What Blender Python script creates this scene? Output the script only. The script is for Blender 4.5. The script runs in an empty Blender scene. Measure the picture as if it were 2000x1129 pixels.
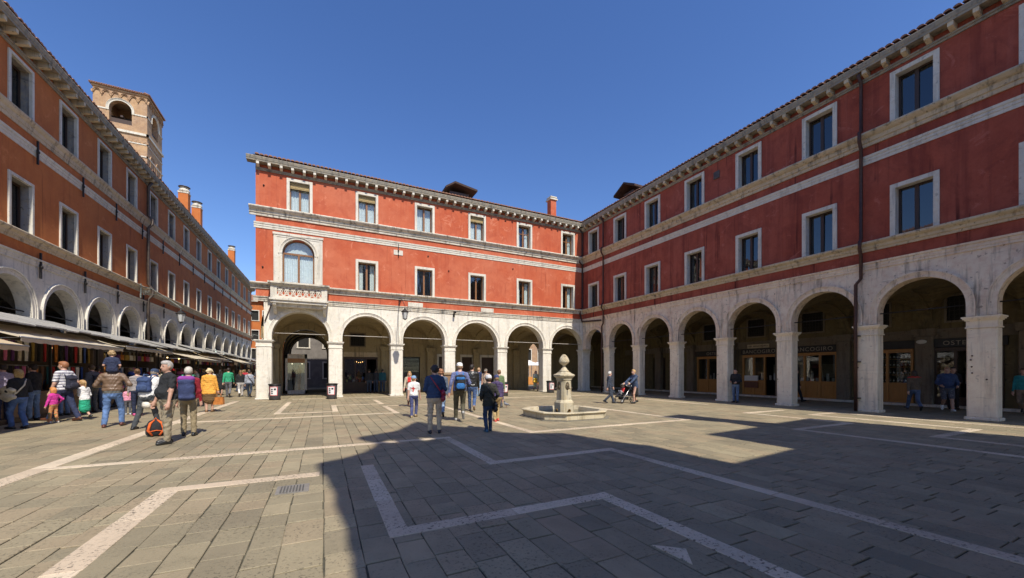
import bpy, math, random
import numpy as np
from mathutils import Vector, Matrix, Euler
random.seed(7); np.random.seed(7)
R = math.radians
SC = bpy.context.scene
COL = SC.collection
# ---------------------------------------------------------------- camera, sky, sun, exposure
THETA = math.atan(370/750)
cam_d = bpy.data.cameras.new('camera'); cam = bpy.data.objects.new('camera', cam_d); COL.objects.link(cam)
cam_d.sensor_width = 36; cam_d.lens = 13.5; cam_d.shift_y = 161.1/2000
cam_d.clip_start = .05; cam_d.clip_end = 2000
cam.location = (0, 0, 1.55); cam.rotation_euler = (R(90), 0, -THETA)
SC.camera = cam
SUN_EL, SUN_OFF = R(52), R(5.6)
W = bpy.data.worlds.new('World'); SC.world = W; W.use_nodes = True
nt = W.node_tree; bg = nt.nodes['Background']
sky = nt.nodes.new('ShaderNodeTexSky'); sky.sky_type = 'NISHITA'; sky.sun_disc = False
sky.sun_elevation = SUN_EL
# light travels toward (-sin off, cos off): the sun stands behind the camera
sun_dir = Vector((math.sin(SUN_OFF)*math.cos(SUN_EL), -math.cos(SUN_OFF)*math.cos(SUN_EL), math.sin(SUN_EL)))
sky.sun_rotation = math.atan2(sun_dir.x, sun_dir.y)
sky.air_density = 1.0; sky.dust_density = .3; sky.ozone_density = 3.0; sky.altitude = 0
hsv = nt.nodes.new('ShaderNodeHueSaturation'); hsv.inputs['Saturation'].default_value = 1.2; hsv.inputs['Hue'].default_value = .512
nt.links.new(sky.outputs[0], hsv.inputs['Color']); nt.links.new(hsv.outputs[0], bg.inputs[0]); bg.inputs[1].default_value = .13
sd = bpy.data.lights.new('sun', 'SUN'); sun = bpy.data.objects.new('sun', sd); COL.objects.link(sun)
sd.energy = 4.3; sd.angle = R(.53); sd.color = (1, .94, .83)
sun.rotation_euler = (-sun_dir).to_track_quat('-Z', 'Y').to_euler(); sun.location = (0, -20, 40)
SC.view_settings.view_transform = 'Standard'; SC.view_settings.look = 'None'
SC.view_settings.exposure = 0.42; SC.view_settings.gamma = 1
SC.render.engine = 'CYCLES'

# ---------------------------------------------------------------- helpers
def tag(o, label=None, cat=None, group=None, kind=None):
    if label: o['label'] = label
    if cat: o['category'] = cat
    if group: o['group'] = group
    if kind: o['kind'] = kind
    return o
def empty(name, loc=(0,0,0), rz=0, label=None, cat=None, group=None):
    o = bpy.data.objects.new(name, None); COL.objects.link(o); o.location = loc; o.rotation_euler = (0,0,rz)
    o.empty_display_size = .2
    return tag(o, label, cat, group)
def put(name, mesh, parent=None, loc=(0,0,0), rot=(0,0,0), scale=None):
    o = bpy.data.objects.new(name, mesh); COL.objects.link(o); o.parent = parent
    o.location = loc; o.rotation_euler = rot
    if scale: o.scale = scale
    return o
class MB:
    def __init__(s): s.v=[]; s.f=[]; s.m=[]; s.sm=[]
    def add(s, vs, fs, m=0, smooth=False):
        b=len(s.v); s.v.extend(tuple(x) for x in vs)
        for f in fs: s.f.append(tuple(b+i for i in f)); s.m.append(m); s.sm.append(smooth)
        return s
    def box(s,x0,x1,y0,y1,z0,z1,m=0,bev=0):
        if bev<=0:
            return s.add([(x0,y0,z0),(x1,y0,z0),(x1,y1,z0),(x0,y1,z0),(x0,y0,z1),(x1,y0,z1),(x1,y1,z1),(x0,y1,z1)],
              [(0,3,2,1),(4,5,6,7),(0,1,5,4),(1,2,6,5),(2,3,7,6),(3,0,4,7)],m)
        c=bev
        def ring(d,z): return [(x0+c-d,y0-d+c if 0 else y0+ (c-d),z) for _ in ()]
        def oct8(ins,z):
            a0,a1,b0,b1=x0+ins,x1-ins,y0+ins,y1-ins; k=max(c-ins,0)+.4*c
            return [(a0+k,b0,z),(a1-k,b0,z),(a1,b0+k,z),(a1,b1-k,z),(a1-k,b1,z),(a0+k,b1,z),(a0,b1-k,z),(a0,b0+k,z)]
        rings=[oct8(c,z0),oct8(0,z0+c),oct8(0,z1-c),oct8(c,z1)]
        vs=[p for r in rings for p in r]; fs=[tuple(range(7,-1,-1)),tuple(24+i for i in range(8))]
        for r in range(3):
            for i in range(8): fs.append((r*8+i,r*8+(i+1)%8,r*8+8+(i+1)%8,r*8+8+i))
        return s.add(vs,fs,m)
    def extr(s, prof, x0, x1, axis='x', m=0):
        """closed profile [(a,z)] extruded along axis; axis x: a=y ; axis y: a=x ; axis z: prof=(x,y)"""
        n=len(prof)
        if axis=='x': vs=[(x0,a,z) for a,z in prof]+[(x1,a,z) for a,z in prof]
        elif axis=='y': vs=[(a,x0,z) for a,z in prof]+[(a,x1,z) for a,z in prof]
        else: vs=[(a,b,x0) for a,b in prof]+[(a,b,x1) for a,b in prof]
        fs=[(i,(i+1)%n,n+(i+1)%n,n+i) for i in range(n)]+[tuple(range(n-1,-1,-1)),tuple(range(n,2*n))]
        return s.add(vs,fs,m)
    def lathe(s, prof, n=16, cx=0, cy=0, m=0, smooth=True, sx=1, sy=1, a0=0):
        vs=[]; fs=[]
        for r,z in prof:
            for i in range(n):
                a=a0+2*math.pi*i/n; vs.append((cx+r*math.cos(a)*sx, cy+r*math.sin(a)*sy, z))
        k=len(prof)
        for j in range(k-1):
            for i in range(n): fs.append((j*n+i,j*n+(i+1)%n,(j+1)*n+(i+1)%n,(j+1)*n+i))
        fs.append(tuple(range(n-1,-1,-1))); fs.append(tuple((k-1)*n+i for i in range(n)))
        return s.add(vs,fs,m,smooth)
    def tube(s, pts, r, n=6, m=0, smooth=True):
        pts=[Vector(p) for p in pts]; k=len(pts); rr=r if isinstance(r,(list,tuple)) else [r]*k
        vs=[]; fs=[]
        for i,p in enumerate(pts):
            d=(pts[min(i+1,k-1)]-pts[max(i-1,0)]).normalized()
            u=d.orthogonal().normalized() if i==0 else (u-d*u.dot(d)).normalized()
            w=d.cross(u)
            for j in range(n):
                a=2*math.pi*j/n; q=p+(u*math.cos(a)+w*math.sin(a))*rr[i]; vs.append(tuple(q))
        for i in range(k-1):
            for j in range(n): fs.append((i*n+j,i*n+(j+1)%n,(i+1)*n+(j+1)%n,(i+1)*n+j))
        fs.append(tuple(range(n-1,-1,-1))); fs.append(tuple((k-1)*n+i for i in range(n)))
        return s.add(vs,fs,m,smooth)
    def ell(s, c, r, n=10, k=7, m=0, rot=None):
        prof=[]; vs=[]; fs=[]
        M=rot or Matrix.Identity(3)
        for j in range(k+1):
            t=-math.pi/2+math.pi*j/k
            for i in range(n):
                a=2*math.pi*i/n
                p=M@Vector((r[0]*math.cos(t)*math.cos(a), r[1]*math.cos(t)*math.sin(a), r[2]*math.sin(t)))
                vs.append((c[0]+p.x,c[1]+p.y,c[2]+p.z))
        for j in range(k):
            for i in range(n): fs.append((j*n+i,j*n+(i+1)%n,(j+1)*n+(i+1)%n,(j+1)*n+i))
        return s.add(vs,fs,m,True)
    def grid(s, fn, nu, nv, m=0, smooth=True):
        vs=[fn(i/nu,j/nv) for j in range(nv+1) for i in range(nu+1)]
        fs=[(j*(nu+1)+i,j*(nu+1)+i+1,(j+1)*(nu+1)+i+1,(j+1)*(nu+1)+i) for j in range(nv) for i in range(nu)]
        return s.add(vs,fs,m,smooth)
    def sheet(s, fn, nu, nv, th, m=0):
        """grid with thickness th along -z-ish (offset vector)"""
        top=[Vector(fn(i/nu,j/nv)) for j in range(nv+1) for i in range(nu+1)]
        bot=[p+Vector(th) for p in top]; n=len(top); W_=nu+1
        fs=[]
        for j in range(nv):
            for i in range(nu):
                q=(j*W_+i,j*W_+i+1,(j+1)*W_+i+1,(j+1)*W_+i); fs.append(q); fs.append(tuple(n+k for k in reversed(q)))
        edge=[i for i in range(W_)]+[j*W_+nu for j in range(1,nv+1)]+[nv*W_+i for i in range(nu-1,-1,-1)]+[j*W_ for j in range(nv-1,0,-1)]
        for a,b in zip(edge,edge[1:]+edge[:1]): fs.append((b,a,n+a,n+b))
        return s.add(top+bot,fs,m,False)
    def mesh(s, name, mats):
        me=bpy.data.meshes.new(name); me.from_pydata(s.v,[],s.f)
        for m in (mats if isinstance(mats,(list,tuple)) else [mats]): me.materials.append(m)
        me.polygons.foreach_set('material_index', s.m); me.polygons.foreach_set('use_smooth', s.sm)
        me.update(); return me
    def build(s, name, mats, parent=None, loc=(0,0,0), rot=(0,0,0)):
        return put(name, s.mesh(name,mats), parent, loc, rot)
def arc(cx,cz,r,a0,a1,n): return [(cx+r*math.cos(a0+(a1-a0)*i/n), cz+r*math.sin(a0+(a1-a0)*i/n)) for i in range(n+1)]

# ---------------------------------------------------------------- materials
class NT:
    def __init__(s,name):
        s.m=bpy.data.materials.new(name); s.m.use_nodes=True; s.t=s.m.node_tree
        s.b=s.t.nodes['Principled BSDF']; s.L=s.t.links.new
        g=s.t.nodes.new('ShaderNodeNewGeometry'); s.pos=g.outputs['Position']
    def n(s,t,**k):
        o=s.t.nodes.new('ShaderNode'+t)
        for a,b in k.items(): setattr(o,a,b)
        return o
    def mapv(s,scale,src=None,loc=(0,0,0)):
        o=s.n('Mapping'); o.inputs['Scale'].default_value=scale; o.inputs['Location'].default_value=loc; s.L(src or s.pos,o.inputs[0]); return o.outputs[0]
    def noise(s,scale,detail=4,rough=.55,vec=None,dist=0):
        o=s.n('TexNoise'); o.inputs['Scale'].default_value=scale; o.inputs['Detail'].default_value=detail
        o.inputs['Roughness'].default_value=rough; o.inputs['Distortion'].default_value=dist; s.L(vec or s.pos,o.inputs['Vector']); return o.outputs['Fac']
    def vor(s,scale,vec=None,feat='F1'):
        o=s.n('TexVoronoi',feature=feat); o.inputs['Scale'].default_value=scale; s.L(vec or s.pos,o.inputs['Vector']); return o
    def ramp(s,fac,stops):
        o=s.n('ValToRGB'); e=o.color_ramp.elements
        while len(e)<len(stops): e.new(.5)
        for i,(p,c) in enumerate(stops):
            e[i].position=p; e[i].color=(c,c,c,1) if isinstance(c,(int,float)) else (*c,1)
        s.L(fac,o.inputs[0]); return o.outputs[0]
    def mix(s,fac,a,b,mode='MIX'):
        o=s.n('Mix',data_type='RGBA',blend_type=mode)
        for k,val in ((0,fac),(6,a),(7,b)):
            if isinstance(val,(int,float)): o.inputs[k].default_value=val if k==0 else (val,val,val,1)
            elif isinstance(val,tuple): o.inputs[k].default_value=(*val,1)
            else: s.L(val,o.inputs[k])
        return o.outputs[2]
    def math(s,op,a,b=0):
        o=s.n('Math',operation=op)
        for k,val in ((0,a),(1,b)):
            if isinstance(val,(int,float)): o.inputs[k].default_value=val
            else: s.L(val,o.inputs[k])
        return o.outputs[0]
    def base(s,c):
        if isinstance(c,tuple): s.b.inputs['Base Color'].default_value=(*c,1)
        else: s.L(c,s.b.inputs['Base Color'])
    def rough(s,v):
        if isinstance(v,(int,float)): s.b.inputs['Roughness'].default_value=v
        else: s.L(v,s.b.inputs['Roughness'])
    def bump(s,h,strength=.3,dist=.02):
        o=s.n('Bump'); o.inputs['Strength'].default_value=strength; o.inputs['Distance'].default_value=dist
        s.L(h,o.inputs['Height']); s.L(o.outputs[0],s.b.inputs['Normal'])
def stucco(name,c,wash,dark,streak=.5,blot=.38):
    t=NT(name)
    big=t.ramp(t.noise(.35,5,.6),[(.38,0),(.66,1)])
    med=t.ramp(t.noise(1.6,6,.65,dist=.4),[(.35,0),(.72,1)])
    fine=t.noise(14,4,.6)
    st=t.ramp(t.noise(1,5,.6,vec=t.mapv((2.4,2.4,.16))),[(.52,0),(.72,1)])
    st2=t.ramp(t.noise(1,5,.6,vec=t.mapv((3.6,3.6,.2),loc=(3,7,1))),[(.56,0),(.74,1)])
    col=t.mix(t.math('MULTIPLY',big,.55),c,wash)
    col=t.mix(t.math('MULTIPLY',med,blot),col,dark)
    b2=t.ramp(t.noise(.8,7,.7,dist=1.1),[(.50,0),(.60,1)])
    col=t.mix(t.math('MULTIPLY',b2,blot*.8),col,dark)
    col=t.mix(t.math('MULTIPLY',st,streak),col,dark)
    col=t.mix(t.math('MULTIPLY',st2,streak*.55),col,wash)
    col=t.mix(t.math('MULTIPLY',t.ramp(fine,[(.3,1),(.5,0)]),.22),col,dark)
    th=t.ramp(t.noise(1,5,.6,vec=t.mapv((7,7,.30),loc=(1,2,5))),[(.57,0),(.66,1)]); gt=t.ramp(t.noise(.5,3,.5),[(.40,0),(.62,1)])
    col=t.mix(t.math('MULTIPLY',t.math('MULTIPLY',th,gt),min(1,streak*1.3)),col,tuple(v*.62 for v in dark))
    sl=t.ramp(t.noise(1.5,8,.72,dist=.7),[(.585,0),(.64,1)])
    col=t.mix(t.math('MULTIPLY',sl,.45),col,tuple(min(1,v*1.12+.02) for v in wash))
    t.base(col); t.rough(.9); t.bump(t.math('ADD',t.math('MULTIPLY',fine,.5),t.noise(60,3,.6)),.35,.012)
    return t.m
def stone(name,c,dirt,grime,amt=1.0,warm=(.5,.38,.22)):
    t=NT(name)
    n1=t.noise(.9,6,.65,dist=.5); n2=t.noise(5,6,.7); fine=t.noise(38,4,.65)
    st=t.noise(1,5,.65,vec=t.mapv((5,5,.45)))
    hz=t.noise(1,5,.7,vec=t.mapv((.8,.8,6)))
    col=t.mix(t.math('MULTIPLY',t.ramp(n1,[(.4,0),(.7,1)]),.5*amt),c,dirt)
    col=t.mix(t.math('MULTIPLY',t.ramp(n2,[(.45,0),(.7,1)]),.45*amt),col,warm)
    col=t.mix(t.math('MULTIPLY',t.ramp(st,[(.52,0),(.72,1)]),.75*amt),col,grime)
    col=t.mix(t.math('MULTIPLY',t.ramp(hz,[(.60,0),(.75,1)]),.6*amt),col,grime)
    pits=t.ramp(t.noise(9,3,.5,dist=.2),[(.30,1),(.36,0)])
    col=t.mix(t.math('MULTIPLY',pits,.6*amt),col,tuple(v*.45 for v in dirt))
    t.base(col); t.rough(.8); t.bump(t.math('ADD',fine,t.math('MULTIPLY',n2,1.2)),.4,.012)
    return t.m
def plain(name,c,rough=.6,var=.25,scale=6,metal=0,bump=0,spec=None):
    t=NT(name); n=t.noise(scale,4,.6)
    dk=tuple(v*(1-var) for v in c); lt=tuple(min(1,v*(1+var*.6)) for v in c)
    t.base(t.mix(t.ramp(n,[(.3,0),(.7,1)]),dk,lt)); t.rough(rough); t.b.inputs['Metallic'].default_value=metal
    if spec is not None: t.b.inputs['Specular IOR Level'].default_value=spec
    if bump: t.bump(t.noise(scale*6,3,.6),bump,.01)
    return t.m
def wood(name,c,rough=.5):
    t=NT(name); n=t.noise(1,5,.6,vec=t.mapv((30,30,2.2)))
    t.base(t.mix(n,tuple(v*.6 for v in c),tuple(v*1.25 for v in c))); t.rough(rough); t.bump(n,.15,.005); return t.m
def emit(name,c,s):
    t=NT(name); t.b.inputs['Emission Color'].default_value=(*c,1); t.b.inputs['Emission Strength'].default_value=s; t.base(c); return t.m
def glass(name,tint=(.9,.95,1),dark=0.0,rough=.02,refl=.06):
    m=bpy.data.materials.new(name); m.use_nodes=True; t=m.node_tree; t.nodes.remove(t.nodes['Principled BSDF'])
    out=t.nodes['Material Output']; tr=t.nodes.new('ShaderNodeBsdfTransparent'); gl=t.nodes.new('ShaderNodeBsdfGlossy')
    tr.inputs[0].default_value=(*[v*(1-dark) for v in tint],1); gl.inputs['Roughness'].default_value=rough; gl.inputs[0].default_value=(1,1,1,1)
    lw=t.nodes.new('ShaderNodeLayerWeight'); lw.inputs[0].default_value=.5
    pw=t.nodes.new('ShaderNodeMath'); pw.operation='POWER'; pw.inputs[1].default_value=4.5; t.links.new(lw.outputs['Facing'],pw.inputs[0])
    fr=t.nodes.new('ShaderNodeMath'); fr.operation='MULTIPLY_ADD'; fr.inputs[1].default_value=.9; fr.inputs[2].default_value=refl; t.links.new(pw.outputs[0],fr.inputs[0])
    nz=t.nodes.new('ShaderNodeTexNoise'); nz.inputs['Scale'].default_value=1.3; bp=t.nodes.new('ShaderNodeBump'); bp.inputs['Strength'].default_value=.06; bp.inputs['Distance'].default_value=.05
    t.links.new(nz.outputs['Fac'],bp.inputs['Height']); t.links.new(bp.outputs[0],gl.inputs['Normal'])
    mx=t.nodes.new('ShaderNodeMixShader'); t.links.new(fr.outputs[0],mx.inputs[0]); t.links.new(tr.outputs[0],mx.inputs[1]); t.links.new(gl.outputs[0],mx.inputs[2])
    t.links.new(mx.outputs[0],out.inputs[0]); return m
M={}
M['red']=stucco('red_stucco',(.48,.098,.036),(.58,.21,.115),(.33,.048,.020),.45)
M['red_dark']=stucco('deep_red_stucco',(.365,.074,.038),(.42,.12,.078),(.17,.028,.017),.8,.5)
M['orange']=stucco('orange_stucco',(.50,.150,.034),(.55,.19,.05),(.34,.085,.02),.45)
M['stone']=stone('istrian_stone',(.76,.71,.61),(.50,.46,.40),(.19,.17,.14),.82)
M['stone_pink']=stone('weathered_pink_stone',(.88,.77,.58),(.66,.53,.40),(.19,.15,.11),.66,(.64,.43,.28))
M['stone_pink2']=stone('stained_pink_stone',(.82,.70,.54),(.54,.40,.30),(.10,.08,.06),1.15,(.58,.35,.23))
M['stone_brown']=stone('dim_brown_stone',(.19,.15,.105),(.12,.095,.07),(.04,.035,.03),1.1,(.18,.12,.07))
M['reveal']=stone('dirty_reveal_plaster',(.30,.28,.26),(.16,.15,.14),(.05,.05,.05),1.3)
M['stone_grey']=stone('grey_white_stone',(.66,.61,.52),(.42,.40,.37),(.15,.15,.15),.8,(.42,.38,.3))
M['trim']=stone('trim_stone',(.66,.61,.51),(.36,.33,.28),(.085,.08,.07),1.25)
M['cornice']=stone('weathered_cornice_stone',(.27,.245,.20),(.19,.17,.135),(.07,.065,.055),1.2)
M['trim_cream']=stone('cream_trim_stone',(.60,.50,.35),(.38,.30,.20),(.09,.075,.055),1.2,(.5,.36,.18))
M['frame_stone']=stone('window_surround_stone',(.66,.62,.53),(.48,.44,.38),(.24,.22,.19),.8)
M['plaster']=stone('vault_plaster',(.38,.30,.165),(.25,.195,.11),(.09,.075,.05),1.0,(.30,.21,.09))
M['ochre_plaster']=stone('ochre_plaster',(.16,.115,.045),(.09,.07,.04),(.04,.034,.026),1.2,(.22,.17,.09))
M['vault_dark']=stone('shaded_vault_plaster',(.16,.14,.11),(.10,.09,.07),(.04,.04,.035),1.0,(.14,.11,.07))  # plaster colour lowered to put the deep arcade shade into the vault
M['dark']=plain('dark_interior',(.020,.018,.016),.9,.3)
M['room']=plain('dim_room',(.07,.06,.05),.9,.3)
M['wood']=wood('window_wood',(.23,.10,.035))
M['wood_dark']=wood('dark_wood',(.055,.028,.016))
M['wood_shop']=wood('varnished_shop_wood',(.42,.19,.045),.4)
M['green_shutter']=wood('green_shutter_paint',(.035,.055,.035))
M['glass']=glass('window_glass',(.92,.95,.95),.04)
M['glass_dark']=glass('dim_window_glass',(.5,.55,.6),.5,.02,.11)
M['curtain']=plain('curtain_cloth',(.80,.82,.80),.9,.12,9)
M['iron']=plain('black_iron',(.028,.024,.022),.55,.3,20,.4)
M['rust']=plain('rust_brown_pipe',(.075,.035,.025),.5,.3,8,.3)
M['copper']=plain('weathered_copper',(.10,.075,.06),.5,.35,5,.4)
M['tie']=plain('pale_tie_rod',(.42,.38,.33),.6,.2)
def tile_mat():
    t=NT('clay_roof_tile'); n=t.noise(3,4,.7); v=t.vor(6).outputs['Color']
    c=t.mix(n,(.16,.06,.035),(.36,.17,.10)); c=t.mix(.35,c,t.mix(t.ramp(t.noise(22,2,.5),[(.3,0),(.7,1)]),(.10,.07,.05),(.42,.24,.15))); t.base(c); t.rough(.9); t.bump(n,.3,.02); return t.m
M['tile']=tile_mat()
M['tile_dark']=plain('dark_old_tile',(.055,.03,.022),.9,.4,7)
def slab_mat(name,c0,c1,c2,pit):
    t=NT(name); a=t.n('Attribute',attribute_name='rnd'); r=a.outputs['Fac']
    col=t.ramp(r,[(0,c0),(.4,c1),(.75,c2),(1,tuple(v*1.22 for v in c1))])
    n1=t.noise(2.2,6,.65,dist=.6); n2=t.noise(17,5,.7); n3=t.noise(70,3,.6)
    col=t.mix(t.math('MULTIPLY',t.ramp(n1,[(.35,0),(.7,1)]),.45),col,tuple(v*.55 for v in c1))
    col=t.mix(t.math('MULTIPLY',t.ramp(t.noise(.45,4,.6),[(.4,0),(.7,1)]),.35),col,tuple(v*1.5 for v in c1))
    p=t.ramp(n2,[(.58,0),(.66,1)]); p2=t.ramp(t.noise(30,4,.62,dist=.25),[(.565,0),(.615,1)])
    gate=t.ramp(t.noise(1.1,3,.5),[(.38,.1),(.56,1)])
    p2=t.math('MULTIPLY',p2,gate)
    pp=t.math('MAXIMUM',t.math('MULTIPLY',p,.22),t.math('MULTIPLY',p2,pit))
    col=t.mix(pp,col,tuple(v*.25 for v in c0))
    col=t.mix(t.math('MULTIPLY',t.ramp(t.noise(120,2,.5),[(.68,0),(.72,1)]),.3),col,tuple(min(1,v*2.6) for v in c1))
    t.base(col); t.rough(t.ramp(n1,[(.3,.62),(.7,.85)]))
    t.bump(t.math('SUBTRACT',t.math('ADD',t.math('MULTIPLY',n2,.6),t.math('MULTIPLY',n3,.35)),t.math('MULTIPLY',pp,1.2)),.55,.008)
    return t.m
M['slab']=slab_mat('trachyte_paving',(.205,.170,.108),(.268,.224,.138),(.300,.226,.138),.5)
M['band']=slab_mat('pale_band_stone',(.50,.39,.27),(.55,.44,.31),(.59,.49,.35),1.0)
M['joint']=plain('joint_mortar',(.080,.073,.048),.95,.5,9)
# ---------------------------------------------------------------- ground
XR, YB, LX0, LSK = 18.63, 25.0, -9.50, .0125
gm=MB(); gm.add([(-400,-300,-.03),(400,-300,-.03),(400,600,-.03),(-400,600,-.03)],[(0,1,2,3)])
ground=tag(gm.build('ground',plain('far_paving',(.21,.18,.12),.9,.3,1.5)),kind='structure')
gm=MB(); gm.add([(-9.5,.2,-.014),(XR+7.3,.2,-.014),(XR+7.3,31.6,-.014),(-9.5,31.6,-.014)],[(0,1,2,3)]); gm.add([(-9.5,31.6,-.014),(-3.4,31.6,-.014),(-3.4,64,-.014),(-9.5,64,-.014)],[(0,1,2,3)]); gm.build('paving_bed',M['joint'],ground)
def slab_geo(x0,x1,y0,y1,z,rng,jit=.007,bev=.0045):
    j=lambda: rng.uniform(-jit,jit)
    o=[(x0+j(),y0+j()),(x1+j(),y0+j()),(x1+j(),y1+j()),(x0+j(),y1+j())]
    cx=(x0+x1)/2; cy=(y0+y1)/2
    t=[(x+bev*(1 if x<cx else -1)*1.4,y+bev*(1 if y<cy else -1)*1.4) for x,y in o]
    tilt=[rng.uniform(-.0015,.0015) for _ in range(4)]
    vs=[(x,y,-.05) for x,y in o]+[(x,y,z-bev) for x,y in o]+[(t[i][0],t[i][1],z+tilt[i]) for i in range(4)]
    fs=[]
    for r in (0,4):
        for i in range(4): fs.append((r+i,r+(i+1)%4,r+4+(i+1)%4,r+4+i))
    fs.append((8,9,10,11)); return vs,fs
def set_rnd(me,vals):
    a=me.attributes.new('rnd','FLOAT','FACE'); a.data.foreach_set('value',vals)
slabs=[]; rng=random.Random(3)
x=-9.45
while x<XR+7.2:
    w=rng.choice([.26,.28,.30,.32,.34]) if -3.95<x<XR-.1 else rng.choice([.32,.36,.40])
    y=.6+rng.uniform(-.5,0)
    ymax=64 if x<-3.4 else 31.4
    if x<-9.0: ymax=64
    while y<ymax:
        l=rng.uniform(.28,.64) if y<26 else rng.uniform(.6,1.1)
        if not (7.35<x+w/2<7.65 and 10.9<y+l/2<11.2): slabs.append((x,x+w,y,y+l))
        y+=l
    x+=w
def near(s):
    X=(s[0]+s[1])/2; Y=(s[2]+s[3])/2; f=X*math.sin(THETA)+Y*math.cos(THETA); r=X*math.cos(THETA)-Y*math.sin(THETA)
    if f<.5: return 1e9
    px=1000+750*r/f; py=725.6+750*1.55/f
    return f if (-20<px<2020 and py<1160) else 500+f
slabs.sort(key=near)
G_=.0085
stuff=MB(); rv=[]
for i,s in enumerate(slabs):
    z=rng.uniform(-.003,.002); q=rng.random()
    vs,fs=slab_geo(s[0]+.0048,s[1]-.0048,s[2]+.006,s[3]-.006,z,rng)
    if i<300:
        m=MB(); m.add(vs,fs); me=m.mesh('paving_slab',M['slab']); set_rnd(me,[q]*len(fs)); put('paving_slab',me,ground)
    else:
        stuff.add(vs,fs); rv+=[q]*len(fs)
me=stuff.mesh('paving_slabs',M['slab']); set_rnd(me,rv); tag(put('paving_slabs',me,ground),kind='stuff')
# meander of pale stone bands, set in strips of about a metre
BW=.102
bands=[]
def band(pts,w=BW):
    for (xa,ya),(xb,yb) in zip(pts,pts[1:]):
        if abs(xa-xb)<abs(ya-yb):
            y0,y1=sorted((ya,yb)); xm=(xa+xb)/2; n=max(1,round((y1-y0)/1.15))
            for k in range(n): bands.append((xm-w,xm+w,(y0+w if k==0 else y0+(y1-y0)*k/n),(y1-w if k==n-1 else y0+(y1-y0)*(k+1)/n)))
        else:
            x0,x1=sorted((xa,xb)); ym=(ya+yb)/2; n=max(1,round((x1-x0)/1.15))
            for k in range(n): bands.append(((x0-w if k==0 else x0+(x1-x0)*k/n),(x1+w if k==n-1 else x0+(x1-x0)*(k+1)/n),ym-w,ym+w))
band([(.66,6.85),(.66,3.8),(3.15,3.8),(3.15,.8)])
band([(-3.85,8.75),(2.6,8.75),(2.6,6.0),(5.14,6.0),(5.14,.8)])
band([(-4.02,5.5),(-4.02,24.5)],.14)
band([(-1.8,3.0),(-1.8,6.5),(-.16,6.5)],.125)
band([(-3.8,14.85),(2.5,14.85),(2.5,18.0),(4.8,18.0),(4.8,8.6),(10.5,8.6),(10.5,14.2)])
band([(-1.5,22.6),(-1.5,16.4),(.45,16.4),(.45,19.3),(2.55,19.3),(2.55,22.3)])
band([(11.4,1.6),(11.4,5.86),(14.2,5.86),(14.2,9.0),(16.4,9.0)])
band([(13.05,1.6),(13.05,3.72),(15.7,3.72),(15.7,7.6),(17.3,7.6),(17.3,2)])
band([(-1.4,24.55),(17.5,24.55)]); band([(7,20.4),(16.2,20.4),(16.2,12)])
for s in bands:
    vs,fs=slab_geo(s[0]+.004,s[1]-.004,s[2]+.004,s[3]-.004,.005,rng,.003,.004)
    m=MB(); m.add(vs,fs); me=m.mesh('band_stone',M['band']); set_rnd(me,[rng.random()]*len(fs)); put('band_stone',me,ground)
m=MB(); m.extr([(2.63,2.52),(2.66,2.12),(2.84,2.33)],-.03,.0065,'z'); me=m.mesh('triangular_inlay',M['band']); set_rnd(me,[.9]*5); put('triangular_inlay',me,ground)
# drain grating
M['grate']=plain('worn_grating_metal',(.24,.22,.19),.6,.2,8,.2)
dg=empty('drain_grating',(-.35,5.82,0),0,'grey slotted metal drain grating set in sunlit paving','drain grating')
m=MB(); m.box(-.19,.19,-.19,.19,-.03,.006); m.build('frame',M['grate'],dg)
m=MB()
for k in range(9): m.box(-.16+k*.036,-.143+k*.036,-.165,.165,.003,.011)
m.build('bars',M['grate'],dg)
m=MB()
for k in range(8): m.box(-.142+k*.036,-.125+k*.036,-.16,.16,.0,.007)
m.build('slot',plain('grating_slot',(.09,.085,.075),.9),dg)

# ---------------------------------------------------------------- arcaded buildings (local: x along facade, y into the building)
Z_CAP,Z_CROWN,Z_ST0,Z_ST1,Z_S1a,Z_S1b,Z_B0,Z_B1,Z_S2a,Z_S2b,Z_W,Z_T=3.30,4.94,5.42,5.69,6.10,6.45,9.43,9.75,10.10,10.58,12.58,13.17
AD=5.4  # arcade depth
def holed_wall(x0,x1,z0,z1,holes,y=0,th=.4,step=3.0):
    xs=sorted({x0,x1,*[h[0] for h in holes],*[h[1] for h in holes]}); zs=sorted({z0,z1,*[h[2] for h in holes],*[h[3] for h in holes]})
    xs=[v for v in xs if x0<=v<=x1]; zs=[v for v in zs if z0<=v<=z1]
    m=MB(); idx={}
    def V(i,k,b):
        if (i,k,b) not in idx: idx[(i,k,b)]=len(m.v); m.v.append((xs[i],y+th*b,zs[k]))
        return idx[(i,k,b)]
    solid=lambda i,k: 0<=i<len(xs)-1 and 0<=k<len(zs)-1 and not any(h[0]-1e-6<=xs[i] and xs[i+1]<=h[1]+1e-6 and h[2]-1e-6<=zs[k] and zs[k+1]<=h[3]+1e-6 for h in holes)
    def F(*q): m.f.append(q); m.m.append(0); m.sm.append(False)
    for i in range(len(xs)-1):
        for k in range(len(zs)-1):
            if not solid(i,k): continue
            F(V(i,k,0),V(i+1,k,0),V(i+1,k+1,0),V(i,k+1,0)); F(V(i,k,1),V(i,k+1,1),V(i+1,k+1,1),V(i+1,k,1))
            if not solid(i-1,k): F(V(i,k,0),V(i,k+1,0),V(i,k+1,1),V(i,k,1))
            if not solid(i+1,k): F(V(i+1,k,0),V(i+1,k,1),V(i+1,k+1,1),V(i+1,k+1,0))
            if not solid(i,k-1): F(V(i,k,0),V(i,k,1),V(i+1,k,1),V(i+1,k,0))
            if not solid(i,k+1): F(V(i,k+1,0),V(i+1,k+1,0),V(i+1,k+1,1),V(i,k+1,1))
    return m
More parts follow.
